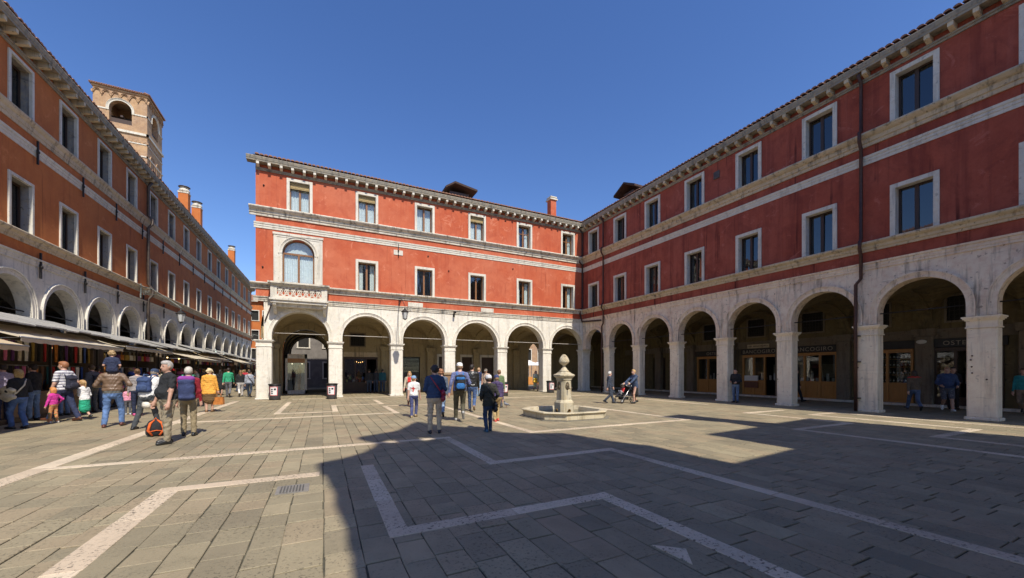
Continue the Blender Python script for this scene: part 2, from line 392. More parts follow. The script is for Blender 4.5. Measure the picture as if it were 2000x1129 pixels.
def arch_wall_mesh(x0,x1,px0,px1,zc,zt,crown,th=.66,n=20):
    """wall between pier centres x0,x1 with a stilted round arch over the opening px0..px1"""
    r=(px1-px0)/2; cx=(px0+px1)/2; cz=crown-r
    A=[(px0,zc)]+[(cx-r*math.cos(math.pi*i/n),cz+r*math.sin(math.pi*i/n)) for i in range(n+1)]+[(px1,zc)]
    m=MB()
    def strip(a,b):
        (xa,za),(xb,zb)=a,b
        m.add([(xa,0,za),(xb,0,zb),(xb,0,zt),(xa,0,zt),(xa,th,za),(xb,th,zb),(xb,th,zt),(xa,th,zt)],[(0,1,2,3),(7,6,5,4),(4,5,1,0)])
    for a,b in zip(A[1:-2],A[2:-1]): strip(a,b)
    for xa,xb in ((x0,px0),(px1,x1)):
        m.add([(xa,0,zc),(xb,0,zc),(xb,0,zt),(xa,0,zt),(xa,th,zc),(xb,th,zc),(xb,th,zt),(xa,th,zt)],[(0,1,2,3),(7,6,5,4),(4,5,1,0)])
    m.add([(px0,0,zc),(px0,th,zc),(px0,th,cz),(px0,0,cz),(px1,0,zc),(px1,th,zc),(px1,th,cz),(px1,0,cz)],[(3,2,1,0),(4,5,6,7)])
    return m,cx,cz,r
def archivolt(cx,cz,r,zc,w=.21,n=22):
    m=MB()
    prof=[(0,-.035),(w*.55,-.035),(w*.55,-.055),(w*.85,-.055),(w*.85,-.085),(w,-.085),(w,.02),(0,.02)]  # (radial offset, y)
    P=[]
    for i in range(n+1):
        a=math.pi*i/n; P.append((-math.cos(a),math.sin(a),cz))
    path=[(-1,0,zc+.02)]+P+[(1,0,zc+.02)]
    vs=[];fs=[];k=len(prof)
    for ux,uz,zz in path:
        for ro,y in prof: vs.append((cx+ux*(r+ro),y,zz+uz*(r+ro)))
    for i in range(len(path)-1):
        for j in range(k): fs.append((i*k+j,i*k+(j+1)%k,(i+1)*k+(j+1)%k,(i+1)*k+j))
    fs.append(tuple(range(k))); fs.append(tuple((len(path)-1)*k+j for j in reversed(range(k))))
    m.add(vs,fs); return m
def moulding(prof,x0,x1): m=MB(); m.extr(prof,x0,x1,'x'); return m
def pier_mesh(w,d=.70):
    m=MB(); m.box(-w/2-.05,w/2+.05,-.05,d+.04,0,.10,0,.02); m.box(-w/2,w/2,0,d,.095,Z_CAP-.36,0,.025); return m
def capital_mesh(w,d=.70):
    m=MB(); z=Z_CAP
    for e,a,b in ((.025,z-.37,z-.33),(.004,z-.33,z-.13),(.035,z-.13,z-.09),(.07,z-.09,z-.045),(.095,z-.045,z)):
        m.box(-w/2-e,w/2+e,-e,d+e,a,b+.001)
    return m
def window_mesh(w,h,trim=.15,deep=.36):
    m=MB(); x=w/2
    m.box(-x,-x+trim,-.045,deep,0,h,0,.006); m.box(x-trim,x,-.045,deep,0,h,0,.006); m.box(-x+trim-.002,x-trim+.002,-.045,deep,h-trim,h-.002); m.box(-x+trim-.002,x-trim+.002,-.02,deep,-.02,.035)
    return m
def sash_mesh(w,h,trim=.15,y=.24):
    m=MB(); a=w/2-trim; t=h-trim; f=.055
    m.box(-a,-a+f,y,y+.07,.035,t); m.box(a-f,a,y,y+.07,.035,t); m.box(-a+f,a-f,y,y+.07,t-f,t); m.box(-a+f,a-f,y,y+.07,.035,.035+f*1.3)
    m.box(-.055,.055,y-.012,y+.075,.035+f*1.3,t-f); return m
def pane_mesh(w,h,sgn,trim=.15,y=.275):
    m=MB(); a=w/2-trim-.05; x0,x1=(-a,-.05) if sgn<0 else (.05,a); m.box(x0,x1,y,y+.006,.1,h-trim-.05); return m
def curtain_mesh(x0,x1,z0,z1,y,seed):
    rr=random.Random(seed); ph=rr.uniform(0,6); fq=rr.uniform(26,34)
    m=MB(); m.sheet(lambda u,v:(x0+(x1-x0)*u, y+.02*math.sin(fq*u*(x1-x0)*1.6+ph+.6*v), z0+(z1-z0)*v),18,2,(0,.004,0)); return m
SHARE={}; WR=random.Random(9)
def shared(key,fn,mat):
    if key not in SHARE: SHARE[key]=fn().mesh(key if isinstance(key,str) else key[0],mat)
    return SHARE[key]
def window(b,x,z,w,h,frame_mat,sash_mat,pane_mat,curtain=0,blind=False,open_=0,shutter=False,reveal=None):
    f=put('window',shared(('window_surround',w,h,frame_mat.name,bool(reveal)),lambda:window_mesh(w,h,.11 if reveal else .15,.06 if reveal else .36),frame_mat),b,(x,0,z))
    if reveal:
        def rv():
            m=MB(); q=w/2; t=.125; m.box(-q+.05,-q+t,.062,.37,0,h-.04); m.box(q-t,q-.05,.062,.37,0,h-.04); m.box(-q+t,q-t,.062,.37,h-t,h-.04); m.box(-q+t,q-t,.062,.37,-.02,.03); return m
        put('reveal',shared(('reveal',w,h),rv,reveal),f)
    sh=shared(('sash',w,h,sash_mat.name),lambda:sash_mesh(w,h),sash_mat); put('sash',sh,f)
    for sg in (-1,1): put('pane',shared(('pane',w,h,sg,pane_mat.name),lambda:pane_mesh(w,h,sg),pane_mat),f,(0,0,0),(WR.uniform(-.012,.012),0,WR.uniform(-.014,.014)))
    a=w/2-.2
    if curtain:
        key=('curtain',w,h,curtain)
        def mk():
            m=MB(); c=curtain
            if c==1: spans=[(-a,-.05),(.05,a)]
            elif c==2: spans=[(-a,-a*.45),(a*.45,a)]
            else: spans=[(-a,-.02)]
            for i,(p,q) in enumerate(spans):
                mm=curtain_mesh(p,q,.06,h-.22,.40,c*7+i); m.add(mm.v,mm.f)
            return m
        put('curtain',shared(key,mk,M['curtain']),f)
    if blind:
        def mk():
            m=MB()
            for k in range(6):
                zz=h-.2-k*.052; m.box(-a-.03,a+.03,.10+.012*(k%2),.165,zz-.045,zz,0,.008)
            return m
        put('blind',shared(('blind',w,h),mk,M['blind']),f)
    if shutter:
        def mk():
            m=MB(); m.box(-a-.02,-a+.04,.10,.30,.1,h-.2); m.box(-a+.04,-.02,.30,.34,.1,h-.2)
            return m
        put('shutter',shared(('shutter',w,h),mk,M['green_shutter']),f)
    def rm():
        m=MB(); x0=w/2; m.add([(-x0,.37,-.1),(x0,.37,-.1),(x0,.37,h),(-x0,.37,h),(-x0,1.5,-.1),(x0,1.5,-.1),(x0,1.5,h),(-x0,1.5,h)],[(4,5,6,7),(0,4,7,3),(5,1,2,6),(3,7,6,2),(0,1,5,4)]); return m
    put('room',shared(('room',w,h),rm,M['room']),f)
    return f
M['blind']=plain('bamboo_blind',(.46,.34,.16),.8,.4,30)
S1P=[(.01,Z_S1a),(-.05,Z_S1a),(-.06,Z_S1a+.09),(-.10,Z_S1a+.10),(-.12,Z_S1a+.19),(-.19,Z_S1a+.23),(-.24,Z_S1a+.27),(-.25,Z_S1b-.03),(-.22,Z_S1b),(.01,Z_S1b+.012)]
S2P=[(.01,Z_S2a),(-.06,Z_S2a),(-.07,Z_S2a+.13),(-.11,Z_S2a+.14),(-.14,Z_S2a+.27),(-.22,Z_S2a+.32),(-.29,Z_S2a+.40),(-.30,Z_S2b-.04),(-.27,Z_S2b),(.01,Z_S2b+.012)]
BNP=[(.01,Z_B0),(-.03,Z_B0),(-.03,Z_B0+.12),(-.05,Z_B0+.125),(-.05,Z_B0+.22),(-.075,Z_B0+.235),(-.085,Z_B1),(.01,Z_B1)]
STP=[(.01,Z_ST0),(-.04,Z_ST0),(-.04,Z_ST0+.09),(-.06,Z_ST0+.095),(-.06,Z_ST0+.2),(-.10,Z_ST0+.21),(-.11,Z_ST1),(.01,Z_ST1)]
def sc(prof,k): return [(y*k if y<0 else y,z) for y,z in prof]
def arcade(b,piers,pw,wins,x0,x1,mats,over=.52,depth=9,winw=1.30,win_fn=None,skip_first=(),step=.555,hip=(0,0),extra_holes=(),skip_win=()):
    """piers: centres; wins: window centres"""
    st,tr,wall=mats['stone'],mats['trim'],mats['wall']; TH=mats.get('th',.62); PD=TH+.03
    for x in piers:
        p=put('pier',shared(('pier',pw,st.name),lambda:pier_mesh(pw,PD),st),b,(x,0,0)); put('capital',shared(('capital',pw,st.name),lambda:capital_mesh(pw,PD),st),p)
    for a,c in zip(piers,piers[1:]):
        m,cx,cz,r=arch_wall_mesh(a,c,a+pw/2,c-pw/2,Z_CAP,Z_ST0+.05,min(Z_CROWN,Z_CAP+(c-a-pw)/2+.42),TH); sa=mats.get('arch',st); aw=m.build('arch_wall',sa,b); archivolt(cx,cz,r,Z_CAP).build('archivolt',sa,aw)
        mm=MB(); mm.tube([(a+pw/2-.1,TH/2,3.72),(c-pw/2+.1,TH/2,3.72)],.022,5); mm.build('tie_rod',mats.get('tie',M['tie']),b)
        # groin vault over the walk
        y0,y1=TH,AD; zs=3.42; rise=1.52
        def V(u,v):
            X=a+(c-a)*u; zz=max(math.sqrt(max(0,1-(2*u-1)**2)),math.sqrt(max(0,1-(2*v-1)**2)))
            return (X,y0+(y1-y0)*v,zs+rise*zz)
        vm=MB(); vm.grid(V,20,20,0,False); vm.build('vault',mats.get('vault',M['plaster']),b)
    for x in piers:
        # transverse rib and wall pilaster
        m=MB(); n=16; w=.22; zs=3.42; R1=(AD-TH)/2; cy=TH+R1
        pts=[(cy-R1*math.cos(math.pi*i/n),zs+1.40*math.sin(math.pi*i/n)) for i in range(n+1)]; po=[(p[0]+(p[0]-cy)*.0,p[1]+.35) for p in pts]
        for i in range(n):
            q=[(x-w,*pts[i]),(x+w,*pts[i]),(x+w,*pts[i+1]),(x-w,*pts[i+1])]; u=[(x-w,*po[i]),(x+w,*po[i]),(x+w,*po[i+1]),(x-w,*po[i+1])]
            m.add(q+u,[(0,1,2,3),(0,3,7,4),(1,5,6,2)])
        m.build('vault_rib',mats.get('vault',M['plaster']),b)
        m=MB(); m.box(x-.28,x+.28,AD-.28,AD+.1,0,3.1,0,.02); m.box(x-.33,x+.33,AD-.34,AD+.1,3.1,3.2); m.box(x-.37,x+.37,AD-.38,AD+.1,3.2,3.42); m.build('pilaster',mats.get('inner',M['plaster']),b)
    moulding(STP,x0-hip[0]*.10,x1).build('stone_band',tr,b)
    moulding(S1P,x0-hip[0]*.24,x1).build('string_course',mats.get('trim2',tr),b)
    moulding(BNP,x0-hip[0]*.08,x1).build('flat_band',mats['frame'],b)
    moulding(S2P,x0-hip[0]*.29,x1).build('string_course',mats.get('trim2',tr),b)
    wh=1.90; wh2=1.87; z1,z2=Z_S1b+.0,Z_S2b
    holes=[]
    for x in wins:
        if x not in skip_win: holes.append((x-winw/2+.03,x+winw/2-.03,z1+.0,z1+wh-.03))
        holes.append((x-winw/2+.03,x+winw/2-.03,z2+.0,z2+wh2-.03))
    holes+=list(extra_holes)
    holed_wall(x0,x1,Z_ST0+.06,Z_T-.1,holes,0,.38).build('wall',wall,b)
    for i,x in enumerate(wins):
        win_fn(b,i,0,x,z1,winw,wh); win_fn(b,i,1,x,z2,winw,wh2)
    # eaves
    o=over
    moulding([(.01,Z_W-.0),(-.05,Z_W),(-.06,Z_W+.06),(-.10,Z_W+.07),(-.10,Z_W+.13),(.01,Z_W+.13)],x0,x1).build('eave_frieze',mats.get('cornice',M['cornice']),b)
    def br():
        m=MB(); w=.068; P=[(0,Z_W+.12),(-o*.5,Z_W+.14),(-o*.80,Z_W+.175),(-o*.98,Z_W+.205),(-o*.98,Z_W+.345),(0,Z_W+.345)]
        m.extr(P,-w,w,'x'); return m
    bm=shared(('bracket',b.name),br,mats.get('bracket',mats['frame']))
    n=int((x1-x0)/step); 
    for k in range(n+1): put('bracket',bm,b,(x0+.12+k*(x1-x0-.24)/n+WR.uniform(-.012,.012),WR.uniform(0,.02),WR.uniform(-.006,.0)),(0,0,WR.uniform(-.03,.03)))
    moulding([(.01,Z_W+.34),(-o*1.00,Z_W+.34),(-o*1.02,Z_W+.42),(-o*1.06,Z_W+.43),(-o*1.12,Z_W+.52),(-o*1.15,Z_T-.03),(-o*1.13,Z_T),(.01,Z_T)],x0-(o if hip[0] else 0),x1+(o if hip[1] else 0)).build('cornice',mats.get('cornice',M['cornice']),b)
    # roof: clay barrel tiles
    D=depth; rz=Z_T+.11; sl=.32
    m=MB(); m.add([(x0-.1,-o*.9,rz-.03),(x1+.1,-o*.9,rz-.03),(x1+.1,D/2,rz+(D/2+o)*sl),(x0-.1,D/2,rz+(D/2+o)*sl),(x0-.1,D+o,rz-.03),(x1+.1,D+o,rz-.03)],[(0,1,2,3),(3,2,5,4)]); roof=m.build('roof',M['tile'],b)
    m=MB(); per=.21; nrow=int((x1-x0)/per); rr=random.Random(5)
    for k in range(nrow+1):
        xx=x0+per*(k+.5); y=-o*.98-rr.uniform(0,.05)
        for q in range(5):
            ya=y+q*.42; yb=ya+.45; za=rz+(ya+o)*sl+.035-q*0; zb=rz+(yb+o)*sl+.015; ra=.10+rr.uniform(-.006,.006); rb=ra*.82
            vs=[];
            for (yy,zz,rd) in ((ya,za,ra),(yb,zb,rb)):
                for j in range(6):
                    an=math.pi*j/5; vs.append((xx+rd*math.cos(an)+rr.uniform(-.003,.003),yy,zz+rd*.75*math.sin(an)-.03))
            fs=[(j,j+1,7+j,6+j) for j in range(5)]+[(5,4,3,2,1,0)]
            m.add(vs,fs,0,False)
    tag(m.build('roof_tiles',M['tile'],roof),kind='stuff')
    # body behind: end walls, back wall, floor over the arcade
    m=MB(); m.box(x0,x1,.4,D,Z_ST0+.1,Z_ST0+.18); m.box(x0,x1,D-.3,D,5.62,Z_T-.02); m.box(x0,x0+.3,.40,D-.3,Z_ST0+.2,Z_T); m.box(x1-.3,x1,.40,D-.3,Z_ST0+.2,Z_T); m.build('back_walls',wall,b)
def stamp_text(parent,txt,size,loc,rot,mat,name='lettering',align='CENTER',space=1.15):
    cu=bpy.data.curves.new('lettering','FONT'); cu.body=txt; cu.size=size; cu.extrude=.008; cu.align_x=align; cu.space_character=space
    t=bpy.data.objects.new('t',cu); COL.objects.link(t); dg_=bpy.context.evaluated_depsgraph_get(); dg_.update()
    me=bpy.data.meshes.new_from_object(t.evaluated_get(dg_)); bpy.data.objects.remove(t)
    me.materials.clear(); me.materials.append(mat); return put(name,me,parent,loc,rot)
def dark_room(b,x0,x1,z0,z1,y0=AD+.4,d=3.0,mat='dark'):
    m=MB(); m.add([(x0,y0,z0),(x1,y0,z0),(x1,y0,z1),(x0,y0,z1),(x0,y0+d,z0),(x1,y0+d,z0),(x1,y0+d,z1),(x0,y0+d,z1)],[(4,5,6,7),(0,4,7,3),(5,1,2,6),(3,7,6,2),(0,1,5,4)]); return m.build('shop_room',M[mat],b)
def grille(b,x,z,w,h,y=AD):
    m=MB(); m.box(x-w/2-.08,x-w/2,y-.05,y+.1,z-.08,z+h+.08); m.box(x+w/2,x+w/2+.08,y-.05,y+.1,z-.08,z+h+.08); m.box(x-w/2,x+w/2,y-.05,y+.1,z-.08,z); m.box(x-w/2,x+w/2,y-.05,y+.1,z+h,z+h+.08)
    f=m.build('vent_window',M['stone_brown'],b)
    m=MB(); n=7
    for k in range(n): q=x-w/2+w*(k+.5)/n; m.box(q-.011,q+.011,y-.03,y-.008,z,z+h)
    n=6
    for k in range(n): q=z+h*(k+.5)/n; m.box(x-w/2,x+w/2,y-.035,y-.012,q-.011,q+.011)
    m.build('grille',M['iron'],f)
    m=MB(); m.box(x-w/2,x+w/2,y+.05,y+.09,z,z+h); m.build('pane',M['dark'],f)
def shopfront(b,x0,x1,z1,cols,mat,stall=.85,door=None,y=AD+.06,glassm=None,header=.16):
    """timber shopfront: stallriser panels, posts, glazed lights, header"""
    m=MB(); n=cols; p=.09; s=(x1-x0-p)/n
    for k in range(n+1): m.box(x0+k*s,x0+k*s+p,y-.05,y+.09,.12,z1-header)
    m.box(x0,x1,y-.06,y+.10,z1-header,z1); m.box(x0-.02,x1+.02,y-.07,y+.12,0,.12)
    fr=m.build('shopfront',mat,b)
    for k in range(n):
        a=x0+k*s+p; c=x0+(k+1)*s
        if door is not None and k==door: continue
        m=MB(); m.box(a,c,y-.01,y+.03,.12,stall); m.box(a+.08,c-.08,y-.03,y+.0,.25,stall-.12,0,.012); m.box(a-.0,c+.0,y-.055,y+.05,stall,stall+.07); m.build('panel',mat,fr)
        m=MB(); m.box(a,c,y+.02,y+.028,stall+.07,z1-header); m.build('pane',glassm or M['glass'],fr)
    return fr
# ---------------------------------------------------------------- the lit red building across the square
OX=-3.28
BB=empty('arcaded_building',(OX,YB,0),0,'sunlit red building with balcony and six white arches across the square','building','arcaded buildings round the square')
bx=lambda X:X-OX
def win_b(b,i,fl,x,z,w,h):
    if i==0 and fl==0: return
    cur={(0,1):1,(1,1):1,(2,1):1,(3,1):1,(4,1):2,(5,1):2,(1,0):2,(2,0):0,(3,0):0,(4,0):2,(5,0):2}[(i,fl)]
    f=window(b,x,z,w,h,M['frame_stone'],M['wood'],M['glass'],cur,(i in (0,1,3) and fl==1))
    if fl==1 and i in (4,5):
        m=MB(); a=w/2-.2; m.box(-a,a,.225,.245,h*.60,h*.60+.05); m.build('transom',M['wood'],f)
pB=[bx(v) for v in (-2.90,.69,4.22,7.69,11.57,15.32,18.98)]
wB=[bx(v) for v in (-1.165,2.44,5.98,9.63,13.35,17.2)]
matsB=dict(stone=M['stone'],trim=M['trim'],wall=M['red'],frame=M['frame_stone'],vault=M['plaster'],inner=M['plaster'])
BWX=bx(-1.22)
arcade(BB,pB,.74,wB,0,bx(18.63),matsB,over=.38,win_fn=win_b,extra_holes=[(BWX-.84,BWX+.84,Z_S1b,Z_S1b+1.74+.78)],skip_win=(wB[0],),hip=(1,0))
# large arched balcony window: white surround, round head, glazing, curtain
m,cx_,cz_,r_=arch_wall_mesh(-1.22,1.22,-.80,.80,0,2.86,2.58,.32,20)
for i,v in enumerate(m.v): m.v[i]=(v[0],v[1]-.055,v[2])
aw=m.build('balcony_window',M['frame_stone'],BB,(BWX,0,Z_S1b))
archivolt(0,cz_,.80,.0,.14).build('archivolt',M['frame_stone'],aw,(0,-.05,0))
m=MB(); m.box(-.98,-.80,-.11,-.05,cz_-.06,cz_+.02); m.box(.80,.98,-.11,-.05,cz_-.06,cz_+.02); m.box(-1.26,1.26,-.09,-.05,2.74,2.86); m.box(-1.05,1.05,-.075,-.05,2.62,2.68); m.build('impost',M['frame_stone'],aw)
m=MB(); n=14; R0=.795; R1=.72; y0,y1=.16,.24
A=[(-math.cos(math.pi*i/n),math.sin(math.pi*i/n)) for i in range(n+1)]
for (a,c) in zip(A,A[1:]):
    q=[]
    for y in (y0,y1):
        for rr in (R0,R1): q+= [(a[0]*rr,y,cz_+a[1]*rr),(c[0]*rr,y,cz_+c[1]*rr)]
    m.add(q,[(0,1,3,2),(4,6,7,5),(2,3,7,6)])
m.box(-.80,-.72,y0,y1,0,cz_); m.box(.72,.80,y0,y1,0,cz_); m.box(-.72,.72,y0,y1,cz_-.05,cz_+.05); m.box(-.05,.05,y0-.01,y1,0,cz_-.05); m.build('sash',M['wood'],aw)
m=MB(); m.box(-.75,.75,.2,.207,.02,cz_); m.extr([(x_*.75,cz_+z_*.75) for x_,z_ in A],.2,.207,'y'); m.build('pane',M['glass'],aw)
m=MB(); cc=curtain_mesh(-.74,-.05,.02,cz_-.02,.30,1); m.add(cc.v,cc.f); cc=curtain_mesh(.05,.74,.02,cz_-.02,.30,2); m.add(cc.v,cc.f)
m.sheet(lambda u,v:((2*u-1)*.74*math.sqrt(max(0,1-(v*.96)**2)),.30+.015*math.sin(40*u),cz_+.04+.70*v),20,8,(0,.004,0)); m.build('curtain',M['curtain'],aw)
m=MB(); m.box(-.9,.9,.9,.95,0,2.6); m.build('room',M['room'],aw)
# balcony: slab, pierced parapet, cap rail, corbels
m=MB(); m.box(-1.30,1.46,-.72,.0,5.30,5.44); m.box(-1.36,1.52,-.80,.0,5.44,5.54); m.box(-1.30,1.46,-.74,0,5.54,5.60)
bal=m.build('balcony',M['frame_stone'],BB,(BWX,0,0))
m=MB(); m.box(-1.36,1.52,-.82,-.52,6.26,6.33); m.box(-1.42,1.58,-.88,-.50,6.33,6.42); m.box(-1.355,-1.10,-.518,0,6.262,6.33); m.box(-1.415,-1.12,-.498,0,6.332,6.418); m.box(1.26,1.515,-.518,0,6.262,6.33); m.box(1.28,1.575,-.498,0,6.332,6.418); m.build('cap_rail',M['trim'],bal)
m=MB()
for xx in (-1.30,1.32): m.box(xx,xx+.14,-.72,-.58,5.60,6.26)
m.box(-1.16,-1.0,-.70,-.60,5.60,6.26); m.box(1.16,1.32,-.70,-.60,5.60,6.26); m.box(-1.0,1.16,-.70,-.60,5.60,5.68); m.box(-1.0,1.16,-.70,-.60,6.18,6.26)
for xx in (-1.28,1.36): m.box(xx,xx+.08,-.58,0,5.60,6.26)
m.build('parapet',M['frame_stone'],bal)
m=MB(); nx=7; sx=2.16/nx
for k in range(nx):
    x0=-1.0+k*sx; xc=x0+sx/2
    for s1 in (0,1):
        p=[(x0,5.68 if s1==0 else 6.18),(x0+sx,6.18 if s1==0 else 5.68)]
        m.tube([(p[0][0],-.65,p[0][1]),(xc,-.65,5.93),(p[1][0],-.65,p[1][1])],.028,4,smooth=False)
    m.tube([(xc+.105*math.cos(a*math.pi/5),-.65,5.93+.105*math.sin(a*math.pi/5)) for a in range(11)],.026,4,smooth=False)
    for zz in (5.68,6.18): m.tube([(x0+sx*.5+.1*math.cos(a*math.pi/4+(0 if zz<6 else math.pi)),-.65,zz+.1*math.sin(a*math.pi/4+(0 if zz<6 else math.pi))) for a in range(5)],.024,4,smooth=False)
m.build('tracery',M['frame_stone'],bal)
for xx in (-1.20,1.24):
    m=MB(); m.extr([(0,5.30),(-.66,5.30),(-.66,5.20),(-.5,5.12),(-.30,4.86),(-.14,4.76),(0,4.74)],xx-.0,xx+.16,'x'); m.build('corbel',M['stone'],bal)
m=MB(); m.box(-1.1,1.3,-.5,0,5.12,5.30); m.build('soffit',M['stone'],bal)
# inner wall of the walk
IW=[]
tun=(bx(-2.55),bx(.45)); bar=(bx(1.35),bx(3.72)); pt=(bx(16.65),bx(17.92))
holes=[(tun[0],tun[1],0,4.6),(bar[0],bar[1],0,2.95),(bx(1.84),bx(2.8),3.43,4.31),(bx(5.55),bx(6.9),0,2.7),(bx(8.4),bx(9.3),0,2.75),(bx(10.35),bx(11.25),0,2.75),(bx(12.1),bx(13.2),0,2.75),(pt[0],pt[1],0,4.1)]
holed_wall(0,bx(18.63+AD+3),0,5.6,holes,AD,.4).build('inner_wall',M['plaster'],BB)
# round head of the through-passage, pointed head of the far opening
m,_,_,_=arch_wall_mesh(tun[0]-.01,tun[1]+.01,tun[0]+.1,tun[1]-.1,0,4.65,4.5,.36); 
for i,v in enumerate(m.v): m.v[i]=(v[0],v[1]+AD+.02,v[2])
m.build('passage_arch',M['plaster'],BB)
m=MB(); xa,xb=pt; w=xb-xa; n=10; zsp=3.0
L_=[(xa+w*t/2/n*1.0, zsp+1.1*math.sqrt(max(0,1-(1-t/n)**1.7))) for t in range(n+1)]
for (x0,z0),(x1,z1) in zip(L_,L_[1:]):
    m.add([(x0,AD+.02,z0),(x1,AD+.02,z1),(x1,AD+.02,4.11),(x0,AD+.02,4.11),(x0,AD+.38,z0),(x1,AD+.38,z1),(x1,AD+.38,4.11),(x0,AD+.38,4.11)],[(0,1,2,3),(4,5,1,0)])
    X0,X1=xa+xb-x0,xa+xb-x1
    m.add([(X0,AD+.02,z0),(X1,AD+.02,z1),(X1,AD+.02,4.11),(X0,AD+.02,4.11),(X0,AD+.38,z0),(X1,AD+.38,z1),(X1,AD+.38,4.11),(X0,AD+.38,4.11)],[(0,3,2,1),(0,1,5,4)])
m.build('pointed_arch',M['plaster'],BB)
# passage tunnel
m=MB(); x0,x1=tun; y0,y1=AD+.4,AD+8.0; n=12
P=[(x0+.1,0)]+[((x0+x1)/2-((x1-x0)/2-.1)*math.cos(math.pi*i/n),3.1+1.4*math.sin(math.pi*i/n)) for i in range(n+1)]+[(x1-.1,0)]
for (a,b_),(c,d) in zip(P,P[1:]): m.add([(a,y0,b_),(c,y0,d),(c,y1,d),(a,y1,b_)],[(0,3,2,1)])
m.build('passage_vault',M['room'],BB)
for k in range(3):
    mm=MB(); yy=AD+1.2+k*2.2
    for (a,b_),(c,d) in zip(P[1:-1],P[2:-1]): mm.add([(a,yy,b_),(c,yy,d),(c,yy+.3,d),(a,yy+.3,b_),(a,yy,b_-.12),(c,yy,d-.12),(c,yy+.3,d-.12),(a,yy+.3,b_-.12)],[(4,5,1,0),(7,6,5,4),(3,2,6,7)])
    mm.build('passage_rib',M['plaster'],BB)
# vitrine in the passage
m=MB(); vx0,vx1=bx(-2.28),bx(-.98); m.box(vx0,vx0+.13,AD-.05,AD+.7,0,2.75); m.box(vx1-.13,vx1,AD-.05,AD+.7,0,2.75); m.box(vx0,vx1,AD-.05,AD+.7,2.45,2.75); m.box(vx0,vx1,AD-.05,AD+.7,0,.25); m.box(vx0+.13,vx1-.13,AD+.62,AD+.7,.25,2.45)
vit=m.build('vitrine',M['stone_grey'],BB)
m=MB(); m.box(vx0+.13,vx1-.13,AD-.02,AD-.012,.25,2.15); m.build('pane',M['glass'],vit)
m=MB(); m.box(vx0+.13,vx1-.13,AD-.03,AD+.1,2.15,2.45); m.build('sign_board',M['wood_shop'],vit)
for k,(ox,cc) in enumerate(((.35,(.03,.03,.035)),(.68,(.22,.12,.05)))):
    m=MB(); m.lathe([(.06,.27),(.07,.5),(.12,.9),(.15,1.15),(.11,1.35),(.17,1.65),(.08,1.75),(.04,1.80),(.07,1.9),(.05,2.02)],10,vx0+.13+ox,AD+.3); m.build('dressed_form',plain('display_garment',cc,.9),vit)
m=MB(); m.ell((vx0+.4,AD+.08,2.08),(.05,.05,.02)); m.ell((vx1-.3,AD+.08,2.08),(.05,.05,.02)); m.build('spot_lamp',emit('vitrine_light',(1,.85,.6),2),vit)
# bar front
dark_room(BB,bar[0],bar[1],0,2.95,AD+.4,4)
fr=shopfront(BB,bar[0],bar[1],2.62,3,M['wood_dark'],.7,2)
m=MB(); m.box(bar[0],bar[1],AD-.02,AD+.16,2.63,2.97); m.build('fascia',M['trim_cream'],fr)
m=MB(); m.box(bar[0]+.5,bar[1]-.2,AD+2.2,AD+2.6,0,1.05); m.build('counter',M['wood'],fr)
for k in range(5):
    m=MB(); m.ell((bar[0]+.85+k*.14,AD+1.2,2.26+.03*math.sin(k*2)),(.022,.022,.03),8,5); m.build('bulb',emit('warm_bulb',(1,.55,.18),4),fr)
m=MB(); m.tube([(bar[0]+.7,AD+1.2,2.2),(bar[0]+1.6,AD+1.2,2.2)],.012,5); m.tube([(bar[0]+1.15,AD+1.2,2.2),(bar[0]+1.15,AD+1.2,2.6)],.01,5); m.build('lamp_rail',M['iron'],fr)
for k in range(10):
    m=MB(); c=random.choice([(.5,.1,.05),(.1,.3,.1),(.5,.4,.1),(.5,.5,.5),(.1,.15,.35)]); xx=bar[0]+.2+k*.22; zz=1.05+.3*(k%2); m.box(xx,xx+.13,AD+.3,AD+.45,zz*0.7,zz*.7+.22,0,.02); m.build('display_item',plain('display_goods',c,.6),fr)
grille(BB,bx(2.32),3.43,.96,.88)
for (a,c,z) in ((bx(5.55),bx(6.9),2.7),):
    m=MB()
    for k in range(26): m.box(a,c,AD+.1+.012*(k%2),AD+.16,k*.104,k*.104+.10)
    m.build('roller_shutter',M['iron'],BB)
for (a,c) in ((bx(8.4),bx(9.3)),(bx(10.35),bx(11.25)),(bx(12.1),bx(13.2))):
    m=MB(); m.box(a-.14,a,AD-.05,AD+.1,0,2.75); m.box(c,c+.14,AD-.05,AD+.1,0,2.75); m.box(a-.14,c+.14,AD-.05,AD+.1,2.752,2.95); d=m.build('doorway',M['stone_grey'],BB)
    m=MB(); m.box(a,c,AD+.15,AD+.2,0,2.75); 
    for q in range(3): m.box(a+.08,c-.08,AD+.13,AD+.15,.15+q*.88,.15+q*.88+.7)
    m.build('door_leaf',M['wood_dark'],d)
# wall plaque, iron anchor, corner bolts, inscription stones, cctv
m=MB(); m.box(bx(4.30)-.28,bx(4.30)+.28,-.03,.02,8.92,9.22); pl=m.build('plaque',M['frame_stone'],BB)
m=MB(); m.tube([(bx(4.3),-.06,8.72),(bx(4.3),-.06,9.62)],.018,5); m.ell((bx(4.3),-.07,9.18),(.05,.03,.05),8,5); m.build('wall_anchor',M['iron'],pl)
for xx,zz in ((4.9,5.72),(9.9,5.72)):
    m=MB(); m.box(bx(xx),bx(xx)+.95,-.07,.02,zz,zz+.26); m.build('inscription_stone',M['frame_stone'],BB)
for xx,zz in ((-2.95,7.3),(-2.9,11.8),(-2.4,6.55),(6.2,9.1),(12.4,9.0),(7.6,8.3)):
    m=MB(); m.lathe([(.03,0),(.05,.02),(.035,.06),(.01,.07)],8); m.build('wall_bolt',M['iron'],BB,(bx(xx),-.0,zz),(R(90),0,0))
